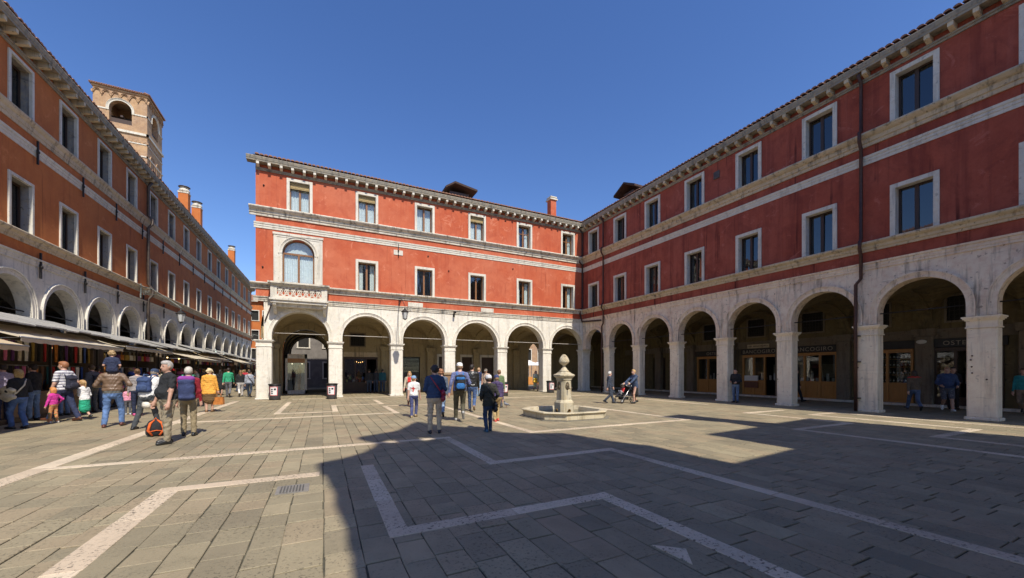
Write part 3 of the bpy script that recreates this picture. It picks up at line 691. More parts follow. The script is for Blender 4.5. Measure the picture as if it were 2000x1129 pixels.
m=MB(); m.tube([(bx(-2.55),-.06,5.25),(bx(-2.85),-.06,4.3)],.03,5); m.build('iron_stay',M['rust'],BB)
m=MB(); m.box(bx(-3.0),bx(-2.96),-.04,.0,3.4,4.0); m.build('iron_stay',M['rust'],BB)
# roof furniture
m=MB(); x0,x1=bx(8.75),bx(10.75); m.box(x0+.2,x1-.2,4.2,6.2,13.6,15.75); alt=m.build('roof_dormer',M['wood_dark'],BB)
m=MB(); m.extr([(x0-.25,15.85),((x0+x1)/2-.5,16.35),(x1+.35,16.05),(x1+.35,15.9),((x0+x1)/2-.5,16.2),(x0-.25,15.7)],3.7,6.6,'y'); m.build('dormer_roof',M['tile_dark'],alt)
m=MB(); m.box(bx(17.9),bx(18.45),3.6,4.2,13.3,16.6); ch=m.build('chimney',M['red'],BB)
m=MB(); m.box(bx(17.8),bx(18.55),3.5,4.3,16.6,16.72); m.box(bx(17.85),bx(18.5),3.55,4.25,16.82,16.9); m.box(bx(17.95),bx(18.4),3.65,4.15,16.7,16.84); m.build('chimney_cap',M['trim'],ch)
# ---------------------------------------------------------------- the shaded red building on the right
RB=empty('arcaded_building',(XR,YB,0),R(-90),'long red building in shade with arches and timber wine bar fronts','building','arcaded buildings round the square')
ry=lambda Y:YB-Y
def win_r(b,i,fl,x,z,w,h):
    window(b,x,z,w,h,M['frame_stone'],M['wood_dark'],M['glass_dark'],[0,3,2,2,1,3,0,2,0][i] if fl==0 else [2,0,3,2,0,0,0,2,0][i])
pR=[.0]+[ry(v) for v in (22.15,19.18,16.12,13.08,10.09,7.16,4.31,1.35,-1.6)]
pR[0]=ry(25.35)
wR=[ry(v) for v in (23.62,20.72,17.77,14.73,11.70,8.72,5.85,2.95,0.0)]
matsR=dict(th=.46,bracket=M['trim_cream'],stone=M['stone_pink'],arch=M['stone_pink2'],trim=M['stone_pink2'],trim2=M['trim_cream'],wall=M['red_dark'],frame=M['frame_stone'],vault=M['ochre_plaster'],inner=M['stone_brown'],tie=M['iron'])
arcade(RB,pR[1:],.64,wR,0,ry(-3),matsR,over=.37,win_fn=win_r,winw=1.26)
# corner bay
m,cx_,cz_,r_=arch_wall_mesh(0.0,pR[1],.42,pR[1]-.32,Z_CAP,Z_ST0+.05,Z_CAP+(pR[1]-.32-.42)/2+.42,.46); aw=m.build('arch_wall',M['stone_pink2'],RB); archivolt(cx_,cz_,r_,Z_CAP).build('archivolt',M['stone_pink2'],aw)
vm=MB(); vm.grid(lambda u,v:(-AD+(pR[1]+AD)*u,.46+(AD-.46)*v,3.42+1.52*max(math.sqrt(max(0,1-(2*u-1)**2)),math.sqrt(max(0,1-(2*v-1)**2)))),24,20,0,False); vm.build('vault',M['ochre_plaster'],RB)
k=.955
hR=[]
fronts=[]
def rx(Y): return ry(Y*k)
sh=[('osteria',rx(19.6),rx(17.0)),('bancogiro',rx(16.15),rx(14.0)),('bancogiro',rx(13.3),rx(10.9)),('bottles',rx(10.1)+.3,rx(7.9)),('osteria2',rx(7.25),rx(5.2)),('dark',rx(4.4),rx(2.4)),('dark',ry(20.8),ry(19.9)),('dark',ry(22.9),ry(21.6))]
for n_,a,c in sh: hR.append((a,c,0,2.62))
vw=[rx(18.56),rx(15.28),rx(12.1),rx(9.3),rx(6.3)]
for v in vw: hR.append((v-.5,v+.5,3.72,4.75))
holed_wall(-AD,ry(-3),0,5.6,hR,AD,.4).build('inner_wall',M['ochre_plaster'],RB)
m=MB(); m.box(-1.0,ry(-3),AD-.10,AD-.003,3.28,3.40); m.box(-1.0,ry(-3),AD-.06,AD-.003,2.98,3.28); m.build('ledge',M['stone_brown'],RB)
for v in vw: grille(RB,v,3.72,1.0,1.03)
m=MB(); m.box(-AD,ry(-3),AD-.35,AD+.3,0,.11,0,.01); m.build('door_step',M['stone_grey'],RB)
gold=plain('pale_sign_lettering',(.34,.29,.23),.6,.1)
signb=plain('dark_sign_board',(.022,.02,.02),.6,.3)
for n_,a,c in sh:
    dark_room(RB,a,c,0,2.62,AD+.4,3.2,'room' if n_!='dark' else 'dark')
    if n_=='dark':
        m=MB(); m.box(a,c,AD+.2,AD+.26,.11,2.62); m.build('door_leaf',M['wood_dark'],RB); continue
    cols={'osteria':3,'bancogiro':3,'bottles':2,'osteria2':3}[n_]
    fr=shopfront(RB,a,c,2.58,cols,M['wood_shop'] if n_!='osteria2' else M['wood_dark'],.95 if n_!='osteria2' else .4,{'bancogiro':2 if a<ry(13.3) else None}.get(n_),AD-.02,M['glass'])
    m=MB(); m.box(a-.1,c+.1,AD-.12,AD-.02,2.60,2.96); sb=m.build('sign_board',signb,fr)
    if n_=='bancogiro': stamp_text(sb,'BANCOGIRO',.30,((a+c)/2,AD-.125,2.67),(R(90),0,0),gold)
    if n_=='osteria': stamp_text(sb,'OSTERIA',.28,((a+c)/2+.15,AD-.125,2.68),(R(90),0,0),gold)
    if n_=='osteria2': stamp_text(sb,'OSTERIA',.26,((a+c)/2-.1,AD-.125,2.68),(R(90),0,0),gold)
    if n_=='bottles':
        for q in range(4):
            m=MB(); m.box(a+.1,c-.1,AD+.12,AD+.38,1.0+q*.37,1.03+q*.37); m.build('shelf',M['wood_shop'],fr)
            for s_ in range(11):
                xx=a+.2+s_*(c-a-.4)/10; zz=1.03+q*.37
                def bt():
                    mm=MB(); mm.lathe([(.036,0),(.038,.02),(.038,.17),(.014,.23),(.014,.29),(.017,.30)],8); return mm
                cc=[(.02,.05,.02),(.03,.02,.01),(.12,.10,.03)][(s_+q)%3]
                bo=put('bottle',shared(('bottle',(s_+q)%3),bt,plain('bottle_glass',cc,.15,.1)),fr,(xx,AD+.24,zz))
                put('bottle_label',shared('bottle_label',lambda:MB().lathe([(.0395,.06),(.0395,.13)],8),plain('paper_label',(.6,.57,.5),.8)),bo)
    else:
        for s_ in range(7):
            m=MB(); m.box(a+.3+s_*.25,a+.42+s_*.25,AD+.5,AD+.6,1.02,1.2+.12*(s_%3),0,.01); m.build('display_item',plain('interior_goods',random.choice([(.4,.35,.3),(.2,.1,.05),(.5,.5,.45)]),.6),fr)
    m=MB(); m.box(a+.2,c-.2,AD+2.9,AD+3.0,1.2,2.0); m.build('back_mirror',plain('bar_back',(.30,.24,.16),.4,.3),fr)
# menu boards and house-number plaque
a,c=sh[1][1],sh[1][2]
m=MB(); m.box(a+.18,a+1.0,AD-.16,AD-.09,.98,1.30); mb_=m.build('menu_board',plain('white_menu',(.7,.69,.66),.7,.08),RB)
m=MB(); m.box(a+.18,a+1.0,AD-.16,AD-.09,.55,.92); m.build('menu_board',plain('brown_menu',(.14,.05,.03),.6,.3),RB)
m=MB(); m.box(a+.35,a+1.65,AD-.13,AD-.06,2.99,3.22); pl=m.build('plaque',M['trim_cream'],RB)
stamp_text(pl,'DEL BANCOGIRO',.13,(a+1.0,AD-.135,3.06),(R(90),0,0),M['wood_dark'])
m=MB(); m.lathe([(.17,0),(.17,.02),(.15,.03)],14,sx=1,sy=.55); m.build('house_number_plaque',plain('enamel_white',(.6,.58,.53),.5),RB,(rx(7.55),AD-.30,2.86),(R(90),0,0))
# drainpipes, junction box, bolts
for xx,drop in ((ry(22.36),0),(ry(7.28),0),(-.0+.10,1)):
    m=MB(); y=-.13; P=[(xx,-.36 if not drop else -.16,12.85),(xx,y,12.6),(xx,y,10.72),(xx+.03,-.34,10.62),(xx+.03,-.34,10.3),(xx,y,10.05),(xx,y,6.6),(xx+.03,-.31,6.48),(xx+.03,-.31,6.2),(xx,y,6.0)]
    if drop: P=[(xx,-.36,12.85),(xx,-.12,12.55),(xx,-.12,10.75),(xx,-.38,10.6),(xx,-.38,10.2),(xx,-.12,10.0),(xx,-.12,6.6),(xx,-.33,6.45),(xx,-.33,6.1),(xx,-.14,5.5),(xx+2.3,-.14,5.35)]
    else: P+=[(xx,y,5.1),(xx-.16,y,4.9),(xx-.16,y,3.5),(xx-.16,-.17,3.3),(xx-.16,y,3.0),(xx-.16,y,.02)]
    m.tube(P,.058 if not drop else .065,7); dp=m.build('drainpipe',M['rust'],RB)
    if not drop:
        for zz in (.5,1.9,2.9):
            m=MB(); m.box(xx-.27,xx-.05,y-.02,0,zz,zz+.04); m.build('pipe_bracket',M['iron'],dp)
m=MB(); m.box(ry(13.55),ry(13.2),-.05,.02,11.7,12.1,0,.02); m.build('vent_plate',M['copper'],RB)
for kx,zz in ((4.5,2.05),(4.53,1.92),(4.51,1.7),(4.5,1.5),(4.2,1.3),(7.42,1.7),(10.35,1.2),(13.3,1.4),(13.3,2.4),(16.4,2.2),(16.3,.8)):
    m=MB(); m.lathe([(.02,0),(.025,.015),(.01,.03)],7); m.build('wall_bolt',M['rust'],RB,(ry(kx),0,zz),(R(90),0,0))
m=MB(); x0,x1=ry(23.7),ry(21.6); m.box(x0+.5,x1-.5,2.6,4.2,13.5,15.45); alt=m.build('roof_dormer',M['wood_dark'],RB)
m=MB(); m.extr([(x0-.1,15.5),((x0+x1)/2,16.1),(x1+.1,15.5),(x1+.1,15.35),((x0+x1)/2,15.95),(x0-.1,15.35)],2.1,4.6,'y'); m.build('dormer_roof',M['tile_dark'],alt)
# ---------------------------------------------------------------- the long orange building on the left
LA=math.atan(LSK)
LB=empty('arcaded_building',(LX0-.1,10.0,0),R(90)-LA,'long orange building over the market stalls along the street','building','arcaded buildings round the square')
LS=math.cos(LA)
lx=lambda Y:(Y-10)/LS
pLy=[8.95,11.85,14.75,17.65,20.55,23.45,26.35,29.35,32.4,35.45,38.5,41.6,44.7,47.9,51.1,54.2,57.4,60.6,63.9]
wLy=[10.6,13.4,16.5,19.67,22.41,25.23,28.05,30.95,33.94,36.97,40.06,43.3,46.39,49.67,52.78,55.91,59.22,62.3]
def win_l(b,i,fl,x,z,w,h):
    window(b,x,z,w,h,M['frame_stone'],M['wood_dark'],M['glass_dark'],0,False,0,i%2==0,M['reveal'])
matsL=dict(th=.40,bracket=M['trim_cream'],stone=M['stone_grey'],trim=M['stone_grey'],trim2=M['trim_cream'],wall=M['orange'],frame=M['frame_stone'],vault=M['vault_dark'],inner=M['stone_brown'],tie=M['iron'])
S1P_,S2P_=S1P,S2P
S1P=sc(S1P,.75); S2P=sc(S2P,.55)
arcade(LB,[lx(v) for v in pLy],.66,[lx(v) for v in wLy],lx(8.6),lx(64.3),matsL,over=.44,win_fn=win_l,winw=1.24)
S1P,S2P=S1P_,S2P_
hl=[]
for i,(a,c) in enumerate(zip(pLy,pLy[1:])): hl.append((lx(a)+.75,lx(c)-.75,0,2.6))
holed_wall(lx(8.6),lx(64.3),0,5.6,hl,AD,.3).build('inner_wall',M['stone_brown'],LB)
m=MB(); m.box(lx(8.6),lx(64.3),AD+.32,AD+.36,0,5.6); m.build('dark_backing',M['dark'],LB)  # one near-black sheet backing all openings of this inner wall
for i,Y in enumerate(pLy):
    m=MB(); m.box(-.035,.035,-.10,-.05,5.0,5.95); m.ell((0,-.11,5.42),(.07,.03,.07),7,4); m.build('wall_anchor',M['iron'],LB,(lx(Y),0,0))
    m=MB(); m.box(-.03,.03,-.12,-.07,9.15,10.0); m.ell((0,-.12,9.6),(.06,.03,.06),7,4); m.build('wall_anchor',M['iron'],LB,(lx(Y)-.2,0,0))
m=MB(); x=lx(29.85); m.tube([(x,-.3,12.75),(x,-.12,12.45),(x,-.12,10.75),(x+.1,-.28,10.55),(x+.1,-.28,10.3),(x,-.12,10.0),(x,-.12,6.7),(x+.1,-.3,6.45),(x+.1,-.3,6.1),(x,-.12,5.8),(x,-.12,2.5)],.075,7); m.build('drainpipe',M['copper'],LB)
for Y,zt in ((43.9,18.0),(47.6,18.1),(62.6,18.2)):
    m=MB(); m.box(-.34,.34,1.6,2.3,13.2,zt-.55); ch=m.build('chimney',M['orange'],LB,(lx(Y),0,0))
    m=MB(); m.box(-.37,.37,1.57,2.33,zt-.55,zt-.42); m.lathe([(.36,zt-.42),(.42,zt-.34),(.38,zt-.2),(.30,zt-.08)],12,0,1.95); m.lathe([(.30,zt-.05),(.30,zt+.06)],10,0,1.95); m.build('chimney_collar',M['trim'],ch)
    m=MB(); m.lathe([(.44,zt+.06),(.42,zt+.10),(.1,zt+.15)],12,0,1.95); m.build('chimney_cap',M['copper'],ch)
m=MB(); m.box(lx(21.0),lx(21.9),.8,1.4,13.3,14.1); m.build('roof_box',M['copper'],LB)
# ---------------------------------------------------------------- brick bell tower
brick=NT('tower_brick')
bt_=brick.n('TexBrick'); bt_.inputs['Scale'].default_value=1; bt_.inputs['Brick Width'].default_value=.28; bt_.inputs['Row Height'].default_value=.075; bt_.inputs['Mortar Size'].default_value=.012
bt_.inputs['Color1'].default_value=(.42,.22,.11,1); bt_.inputs['Color2'].default_value=(.30,.15,.075,1); bt_.inputs['Mortar'].default_value=(.45,.38,.28,1)
sx_=brick.n('SeparateXYZ'); brick.L(brick.pos,sx_.inputs[0]); cb=brick.n('CombineXYZ'); brick.L(brick.math('ADD',sx_.outputs[0],sx_.outputs[1]),cb.inputs[0]); brick.L(sx_.outputs[2],cb.inputs[1]); brick.L(cb.outputs[0],bt_.inputs['Vector'])
brick.base(brick.mix(brick.math('MULTIPLY',brick.ramp(brick.noise(2.4,6,.7),[(.42,0),(.66,1)]),.5),brick.mix(brick.math('MULTIPLY',brick.ramp(brick.noise(.7,4,.6),[(.4,0),(.65,1)]),.7),bt_.outputs[0],(.54,.34,.17)),(.24,.13,.07))); brick.rough(.9); M['brick']=brick.m
TW=empty('bell_tower',(-22.4,66.5,0),0,'brick bell tower rising behind the orange building','tower')
h_=2.5
m=MB(); m.box(-h_,h_,-h_,h_,0,31.2); m.build('shaft',M['brick'],TW)
m=MB(); zb,zt=31.5,36.3
for s_ in range(4):
    mm,cx_,cz_,r_=arch_wall_mesh(-h_,h_,-1.05,1.05,32.25,zt,35.0,.6,16)
    for v in list(mm.v): pass
    Mx=Matrix.Rotation(s_*math.pi/2,3,'Z'); off=.0
    vs=[tuple(Mx@Vector((v[0],v[1]-h_+(.003 if s_%2 else 0),v[2]))) for v in mm.v]; m.add(vs,mm.f)
    xe=h_-(.012 if s_%2 else 0); bx0=MB().box(-xe,xe,-h_+(.003 if s_%2 else 0),-h_+.6,zb-.29,32.25); m.add([tuple(Mx@Vector(v)) for v in bx0.v],bx0.f)
m.build('belfry',M['brick'],TW)
for s_ in range(4):
    Mx=Matrix.Rotation(s_*math.pi/2,3,'Z'); a=archivolt(0,33.95,1.05,33.6,.26,14)
    m=MB(); m.add([tuple(Mx@Vector((v[0],v[1]*1.6-h_,v[2]))) for v in a.v],a.f); m.build('belfry_arch',M['frame_stone'],TW)
    m=MB()
    for k in range(6):
        xx=-h_+.42+k*(2*h_-.84)/5.0
        q=archivolt(xx,35.55,.26,35.45,.12,6); m.add([tuple(Mx@Vector((v[0],v[1]*1.5-h_-.06,v[2]))) for v in q.v],q.f)
        q=MB().box(xx-.47,xx-.36,-h_-.18,-h_,35.3,35.5); m.add([tuple(Mx@Vector(v)) for v in q.v],q.f)
    m.build('corbel_table',M['brick'],TW)
    q=MB(); q.box(-1.05,1.05,-h_+.25,-h_+.3,32.25,32.9); m=MB(); m.add([tuple(Mx@Vector(v)) for v in q.v],q.f); m.build('belfry_rail',M['wood_dark'],TW)
    # blind niches below
    for xx in (-1.0,1.0):
        q=archivolt(xx,28.6,.55,26.5,.22,10); m=MB(); m.add([tuple(Mx@Vector((v[0],v[1]-h_,v[2]))) for v in q.v],q.f); m.build('niche_arch',M['brick'],TW)
    q=MB()
    for k in range(12): q.box(-h_+.1+k*.41,-h_+.3+k*.41,-h_-.07,-h_,30.3,30.55)
    m=MB(); m.add([tuple(Mx@Vector(v)) for v in q.v],q.f); m.build('dentils',M['brick'],TW)
for z,e,th in ((31.2,.16,.28),(28.55,.08,.16),(33.62,.06,.16),(30.1,.05,.12)):
    for s_ in range(4):
        Mx=Matrix.Rotation(s_*math.pi/2,3,'Z')
        segs=[(-h_-e,h_+e)] if abs(z-33.62)>.1 else [(-h_-e,-1.3),(1.3,h_+e)]
        for a,c in segs:
            q=MB().box(a,c-(e if s_%2 else 0),-h_-e,-h_+.05,z,z+th); m=MB(); m.add([tuple(Mx@Vector(v)) for v in q.v],q.f); m.build('stone_course',M['frame_stone'],TW)
m=MB(); m.box(-h_-.12,h_+.12,-h_-.12,h_+.12,36.15,36.36); m.build('tower_cornice',M['brick'],TW)
m=MB(); e=.28; m.add([(-h_-e,-h_-e,36.36),(h_+e,-h_-e,36.36),(h_+e,h_+e,36.36),(-h_-e,h_+e,36.36),(-h_-e,-h_-e,36.44),(h_+e,-h_-e,36.44),(h_+e,h_+e,36.44),(-h_-e,h_+e,36.44),(0,0,37.7)],[(3,2,1,0),(0,1,5,4),(1,2,6,5),(2,3,7,6),(3,0,4,7),(4,5,8),(5,6,8),(6,7,8),(7,4,8)]); m.build('tower_roof',M['tile'],TW)
m=MB()
for k in range(26): m.tube([(-h_-e+.1+k*.215,-h_-e-.03,36.46),(-h_-e+.1+k*.215,-h_-e+.5,36.62)],.08,6); m.tube([(h_+e+.03,-h_-e+.1+k*.215,36.46),(h_+e-.5,-h_-e+.1+k*.215,36.62)],.08,6)
tag(m.build('roof_tiles',M['tile'],TW),kind='stuff')
m=MB(); m.lathe([(.05,33.9),(.22,33.85),(.30,33.5),(.36,33.1),(.5,32.9)],14,.2,0); m.build('bell',M['copper'],TW)
m=MB(); m.box(-2.2,2.2,-.1,.1,34.0,34.2); m.box(-.12,.12,-2.2,2.2,33.2,33.4); m.box(.7,.95,-.12,.12,31.5,35); m.build('bell_frame',M['wood_dark'],TW)
# ---------------------------------------------------------------- houses farther off
def far_house(label,x0,x1,y,depth,h,wallm,wins,roofc=True):
    e=empty('house',((x0+x1)/2,y,0),0,label,'house'); w=(x1-x0)/2
    holes=[(a-.45,a+.45,z,z+1.5) for a,z in wins]
    holed_wall(-w,w,0,h,holes,0,.3).build('wall',wallm,e)
    m=MB(); m.box(-w,w,depth-.3,depth,0,h); m.box(-w,-w+.3,.3,depth-.3,0,h); m.box(w-.3,w,.3,depth-.3,0,h); m.build('rear_walls',wallm,e)
    m=MB(); m.box(-w-.35,w+.35,-.4,depth+.4,h,h+.18); m.build('cornice',M['trim'],e)
    m=MB(); m.extr([(-.45,h+.18),(depth/2,h+.18+depth*.2),(depth+.45,h+.18)],-w-.4,w+.4,'x'); m.build('roof',M['tile'],e)
    for a,z in wins:
        m=MB(); m.box(-.57,-.45,-.05,.2,0,1.5); m.box(.45,.57,-.05,.2,0,1.5); m.box(-.57,.57,-.05,.2,1.5,1.63); m.box(-.6,.6,-.08,.2,-.1,0); f=m.build('window',M['frame_stone'],e,(a,0,z))
        m=MB(); m.box(-.45,.45,.16,.2,0,1.5); m.build('pane',M['dark'],f)
    return e
far_house('distant orange house closing the far end of the market street',-12,-4,72,8,12.5,M['orange'],[(a,z) for a in (-3,-1.5,0,1.5,3) for z in (3.6,6.5,9.6)])
e=far_house('red brick house glimpsed through the pointed passage',18,42,49,8,10,M['brick'],[(a,z) for a in (-9,-6,-3.2,-1.1,1,4,7) for z in (3.2,6.6)])
far_house('grey house glimpsed through the dark round passage',-2.9,6,42.5,8,10,plain('grey_mauve_plaster',(.19,.17,.15),.9,.3,2),[(a,z) for a in (-3.2,-1,1.4) for z in (.9,3.9,7)])
# ---------------------------------------------------------------- church behind the viewer (throws the big shadow)
CY=-3.0; tE=math.tan(SUN_EL); tO=math.tan(SUN_OFF)
shp=[(.23,3.11),(.22,4.03),(.16,5.03),(.08,6.31),(-.1,7.28),(.29,7.46),(.7,7.84),(.97,8.38),(1.07,8.91),(.75,9.73),(1.76,10.37),(2.61,12.02),(3.12,10.7),(3.87,9.85),(4.11,8.95),(4.83,8.34),(5.44,8.13),(5.79,6.65),(6.14,5.97),(6.13,4.81),(6.22,4.16),(8.5,4.42),(8.49,6.4),(10.9,6.58),(11.06,7.85),(10.39,9.54),(11.58,9.76),(11.82,8.11),(12.12,6.81),(14.45,7.05),(14.73,5.03),(14.74,3.59),(14.98,2.81)]
prof=[(X+(Y-CY)*tO,(Y-CY)/math.cos(SUN_OFF)*tE) for X,Y in shp]
prof=[(prof[0][0],0)]+prof+[(prof[-1][0],0)]
CH=empty('church',(6,CY,0),0,'stone church front with bell gable behind the viewer','church')
def cols_of(prof,holes,step=.05):
    m=MB(); xs0=min(p[0] for p in prof); xs1=max(p[0] for p in prof); x=xs0
    n=len(prof)
    while x<xs1:
        c=x+step/2; zs=[]
        for i in range(n):
            (xa,za),(xb,zb)=prof[i],prof[(i+1)%n]
            if (xa<=c)!=(xb<=c): zs.append(za+(zb-za)*(c-xa)/(xb-xa))
        zs.sort(); iv=[(zs[i],zs[i+1]) for i in range(0,len(zs)-1,2)]
        for f in holes:
            h=f(c)
            if h:
                out=[]
                for a_,b_ in iv:
                    if h[1]<=a_ or h[0]>=b_: out.append((a_,b_)); continue
                    if h[0]>a_: out.append((a_,h[0]))
                    if h[1]<b_: out.append((h[1],b_))
                iv=out
        for a_,b_ in iv: m.box(x-6,x+step-6,-.35,0,max(0,a_),b_)
        x+=step
    return m
def bell_hole(c):
    # opening of the bell gable with the bell hanging in it
    X0,Y0=1.75,8.95; cx=X0+(Y0-CY)*tO; cz=(Y0-CY)/math.cos(SUN_OFF)*tE; d=(c-cx)/.62
    if abs(d)>=1: return None
    hh=.62*math.sqrt(1-d*d)
    return (cz+.05-hh,cz+hh) if abs(d)>.45 else (cz-.62,cz-.30)
def bell_gap(c):
    X0,Y0=1.75,8.95; cx=X0+(Y0-CY)*tO; cz=(Y0-CY)/math.cos(SUN_OFF)*tE; d=(c-cx)/.62
    return (cz+.28,cz+.55) if abs(d)<=.45 else None
cols_of(prof,[bell_hole,bell_gap]).build('facade',M['stone'],CH)
m=MB(); m.box(prof[0][0]-6+.4,prof[-1][0]-6-.4,-12,-.36,0,7.0); m.build('nave',M['red'],CH)
# ---------------------------------------------------------------- people: one continuous skinned surface per body, grown from a distance field
def surf_nets(D,org,cell):
    s=D<0
    nx,ny,nz=D.shape
    c=[(i,j,k) for i in (0,1) for j in (0,1) for k in (0,1)]
    sub=lambda A,i,j,k:A[i:nx-1+i,j:ny-1+j,k:nz-1+k]
    cnt=sum(sub(s,*q).astype(np.int8) for q in c)
    act=(cnt>0)&(cnt<8); I=np.argwhere(act)
    d={q:D[I[:,0]+q[0],I[:,1]+q[1],I[:,2]+q[2]] for q in c}
    P=np.zeros((len(I),3)); n=np.zeros(len(I))
    for a in c:
        for ax in range(3):
            if a[ax]: continue
            b=list(a); b[ax]=1; b=tuple(b); da,db=d[a],d[b]; m=(da<0)!=(db<0)
            t=np.where(m,da/np.where(m,da-db,1),0)
            for k in range(3): P[:,k]+=np.where(m,a[k]+(t if k==ax else 0),0)
            n+=m
    P/=n[:,None]; V=(I+P)*cell+org
    idm=-np.ones(act.shape,np.int64); idm[act]=np.arange(len(I))
    F=[]
    for ax in range(3):
        u,v=[(1,2),(2,0),(0,1)][ax]
        sl=[slice(1,-1)]*3; sl[ax]=slice(0,-1); sl2=list(sl); sl2[ax]=slice(1,None)
        A=s[tuple(sl)]; B=s[tuple(sl2)]; E=np.argwhere(A!=B)
        if not len(E): continue
        inside=A[E[:,0],E[:,1],E[:,2]]
        base=E.copy(); off=np.ones(3,int); off[ax]=0; base+=off
        def g(du,dv):
            q=base.copy(); q[:,u]-=du; q[:,v]-=dv; return idm[q[:,0],q[:,1],q[:,2]]
        q=np.stack([g(1,1),g(0,1),g(0,0),g(1,0)],1); q[~inside]=q[~inside][:,::-1]
        F.append(q[(q>=0).all(1)])
    return V,np.concatenate(F),I
class Field:
    def __init__(s): s.p=[]
    def cap(s,a,b,ra,rb,tag,k=.02,sc=(1,1,1),c=None): s.p.append(('c',np.array(a,float),np.array(b,float),ra,rb,tag,k,np.array(sc,float),None))
    def ell(s,c,r,tag,k=.02,M=None): s.p.append(('e',np.array(c,float),np.array(r,float),0,0,tag,k,None,M))
    def bounds(s):
        lo=np.full(3,9.);hi=-lo
        for p in s.p:
            if p[0]=='c':
                r=max(p[3],p[4]); e=r*np.maximum(1,p[7]); lo=np.minimum(lo,np.minimum(p[1],p[2])-e); hi=np.maximum(hi,np.maximum(p[1],p[2])+e)
            else: e=p[2].max(); lo=np.minimum(lo,p[1]-e); hi=np.maximum(hi,p[1]+e)
        return lo,hi
    def mesh(s,cell,post=None):
        lo,hi=s.bounds(); lo-=cell*3; hi+=cell*3; N=np.ceil((hi-lo)/cell).astype(int)+1
        D=np.full(N,.5,np.float32); T=np.zeros(N,np.int8); B=np.full(N,.5,np.float32)
        ax=[lo[i]+np.arange(N[i])*cell for i in range(3)]
        for p in s.p:
            if p[0]=='c': r=max(p[3],p[4]); e=r*np.maximum(1,p[7])+.05; a=np.minimum(p[1],p[2])-e; b=np.maximum(p[1],p[2])+e
            else: e=p[2].max()+.05; a=p[1]-e; b=p[1]+e
            i0=np.clip(((a-lo)/cell).astype(int),0,N-1); i1=np.clip(((b-lo)/cell).astype(int)+2,1,N)
            sl=tuple(slice(i0[i],i1[i]) for i in range(3))
            X,Y,Z=np.meshgrid(ax[0][sl[0]],ax[1][sl[1]],ax[2][sl[2]],indexing='ij')
            if p[0]=='c':
                S=p[7]; A=p[1]/S; Bq=p[2]/S; ab=Bq-A; L=max(ab@ab,1e-9)
                x,y,z=X/S[0]-A[0],Y/S[1]-A[1],Z/S[2]-A[2]
                t=np.clip((x*ab[0]+y*ab[1]+z*ab[2])/L,0,1)
                d=(np.sqrt((x-t*ab[0])**2+(y-t*ab[1])**2+(z-t*ab[2])**2)-(p[3]+(p[4]-p[3])*t))*min(S.min(),1)
            else:
                x,y,z=X-p[1][0],Y-p[1][1],Z-p[1][2]
                if p[8] is not None:
                    Mx=p[8]; x,y,z=Mx[0,0]*x+Mx[1,0]*y+Mx[2,0]*z,Mx[0,1]*x+Mx[1,1]*y+Mx[2,1]*z,Mx[0,2]*x+Mx[1,2]*y+Mx[2,2]*z
                r=p[2]; k0=np.sqrt((x/r[0])**2+(y/r[1])**2+(z/r[2])**2); k1=np.sqrt((x/r[0]**2)**2+(y/r[1]**2)**2+(z/r[2]**2)**2)+1e-6
                d=k0*(k0-1)/k1
            d=d.astype(np.float32); k=p[6]; o=D[sl]; b0=B[sl]
            T[sl]=np.where(d<b0,p[5],T[sl]); B[sl]=np.minimum(b0,d)
            if k>0:
                h=np.maximum(k-np.abs(o-d),0)/k; D[sl]=np.minimum(o,d)-h*h*k*.25
            else: D[sl]=np.minimum(o,d)
        V,F,I=surf_nets(D,lo,cell); tv=T[I[:,0],I[:,1],I[:,2]]
        if post: tv=post(V,tv)
        return V,F,tv
def field_obj(name,V,F,tv,mats,parent=None):
    me=bpy.data.meshes.new(name); me.vertices.add(len(V)); me.vertices.foreach_set('co',V.astype(np.float32).ravel())
    me.loops.add(F.size); me.loops.foreach_set('vertex_index',F.astype(np.int32).ravel()); me.polygons.add(len(F)); me.polygons.foreach_set('loop_start',np.arange(0,F.size,4,dtype=np.int32))
    used=sorted(set(int(t) for t in tv)); mp={t:i for i,t in enumerate(used)}
    for t in used: me.materials.append(mats[t])
    me.polygons.foreach_set('material_index',np.array([mp[int(t)] for t in tv[F[:,0]]],np.int32)); me.polygons.foreach_set('use_smooth',np.ones(len(F),bool))
    me.update(calc_edges=True); me.validate(); return put(name,me,parent)
SKIN,TOP,BOT,SHOE,UNDER,HAIR,EYE,MARK,LIP,SOLE=range(1,11)
CL={}
def cloth(c,kind='plain',c2=None):
    key=(c,kind,c2)
    if key in CL: return CL[key]
    t=NT('cloth_'+kind); tc=t.n('TexCoord').outputs['Object']
    n=t.noise(7,4,.6,vec=tc); f=t.noise(90,2,.5,vec=tc)
    col=t.mix(t.ramp(n,[(.3,0),(.7,1)]),tuple(v*.72 for v in c),tuple(min(1,v*1.18) for v in c))
    if kind=='denim': col=t.mix(t.ramp(t.noise(4,3,.5,vec=tc),[(.45,0),(.75,1)]),col,tuple(min(1,v*1.9+.02) for v in c))
    if kind=='stripe':
        sx=t.n('SeparateXYZ'); t.L(tc,sx.inputs[0]); w=t.math('FRACT',t.math('MULTIPLY',sx.outputs[2],11.5)); col=t.mix(t.math('GREATER_THAN',w,.55),col,c2)
    if kind=='print': col=t.mix(t.ramp(t.vor(16,tc).outputs['Distance'],[(.25,0),(.4,1)]),col,c2)
    t.base(col); t.rough(.85); t.bump(t.math('ADD',t.math('MULTIPLY',t.noise(11,3,.5,vec=tc,dist=1.2),2.0),f),.55,.02); CL[key]=t.m; return t.m
def leather(c): 
    key=(c,'leather')
    if key not in CL: CL[key]=plain('leather',c,.38,.35,9,0,.25)
    return CL[key]
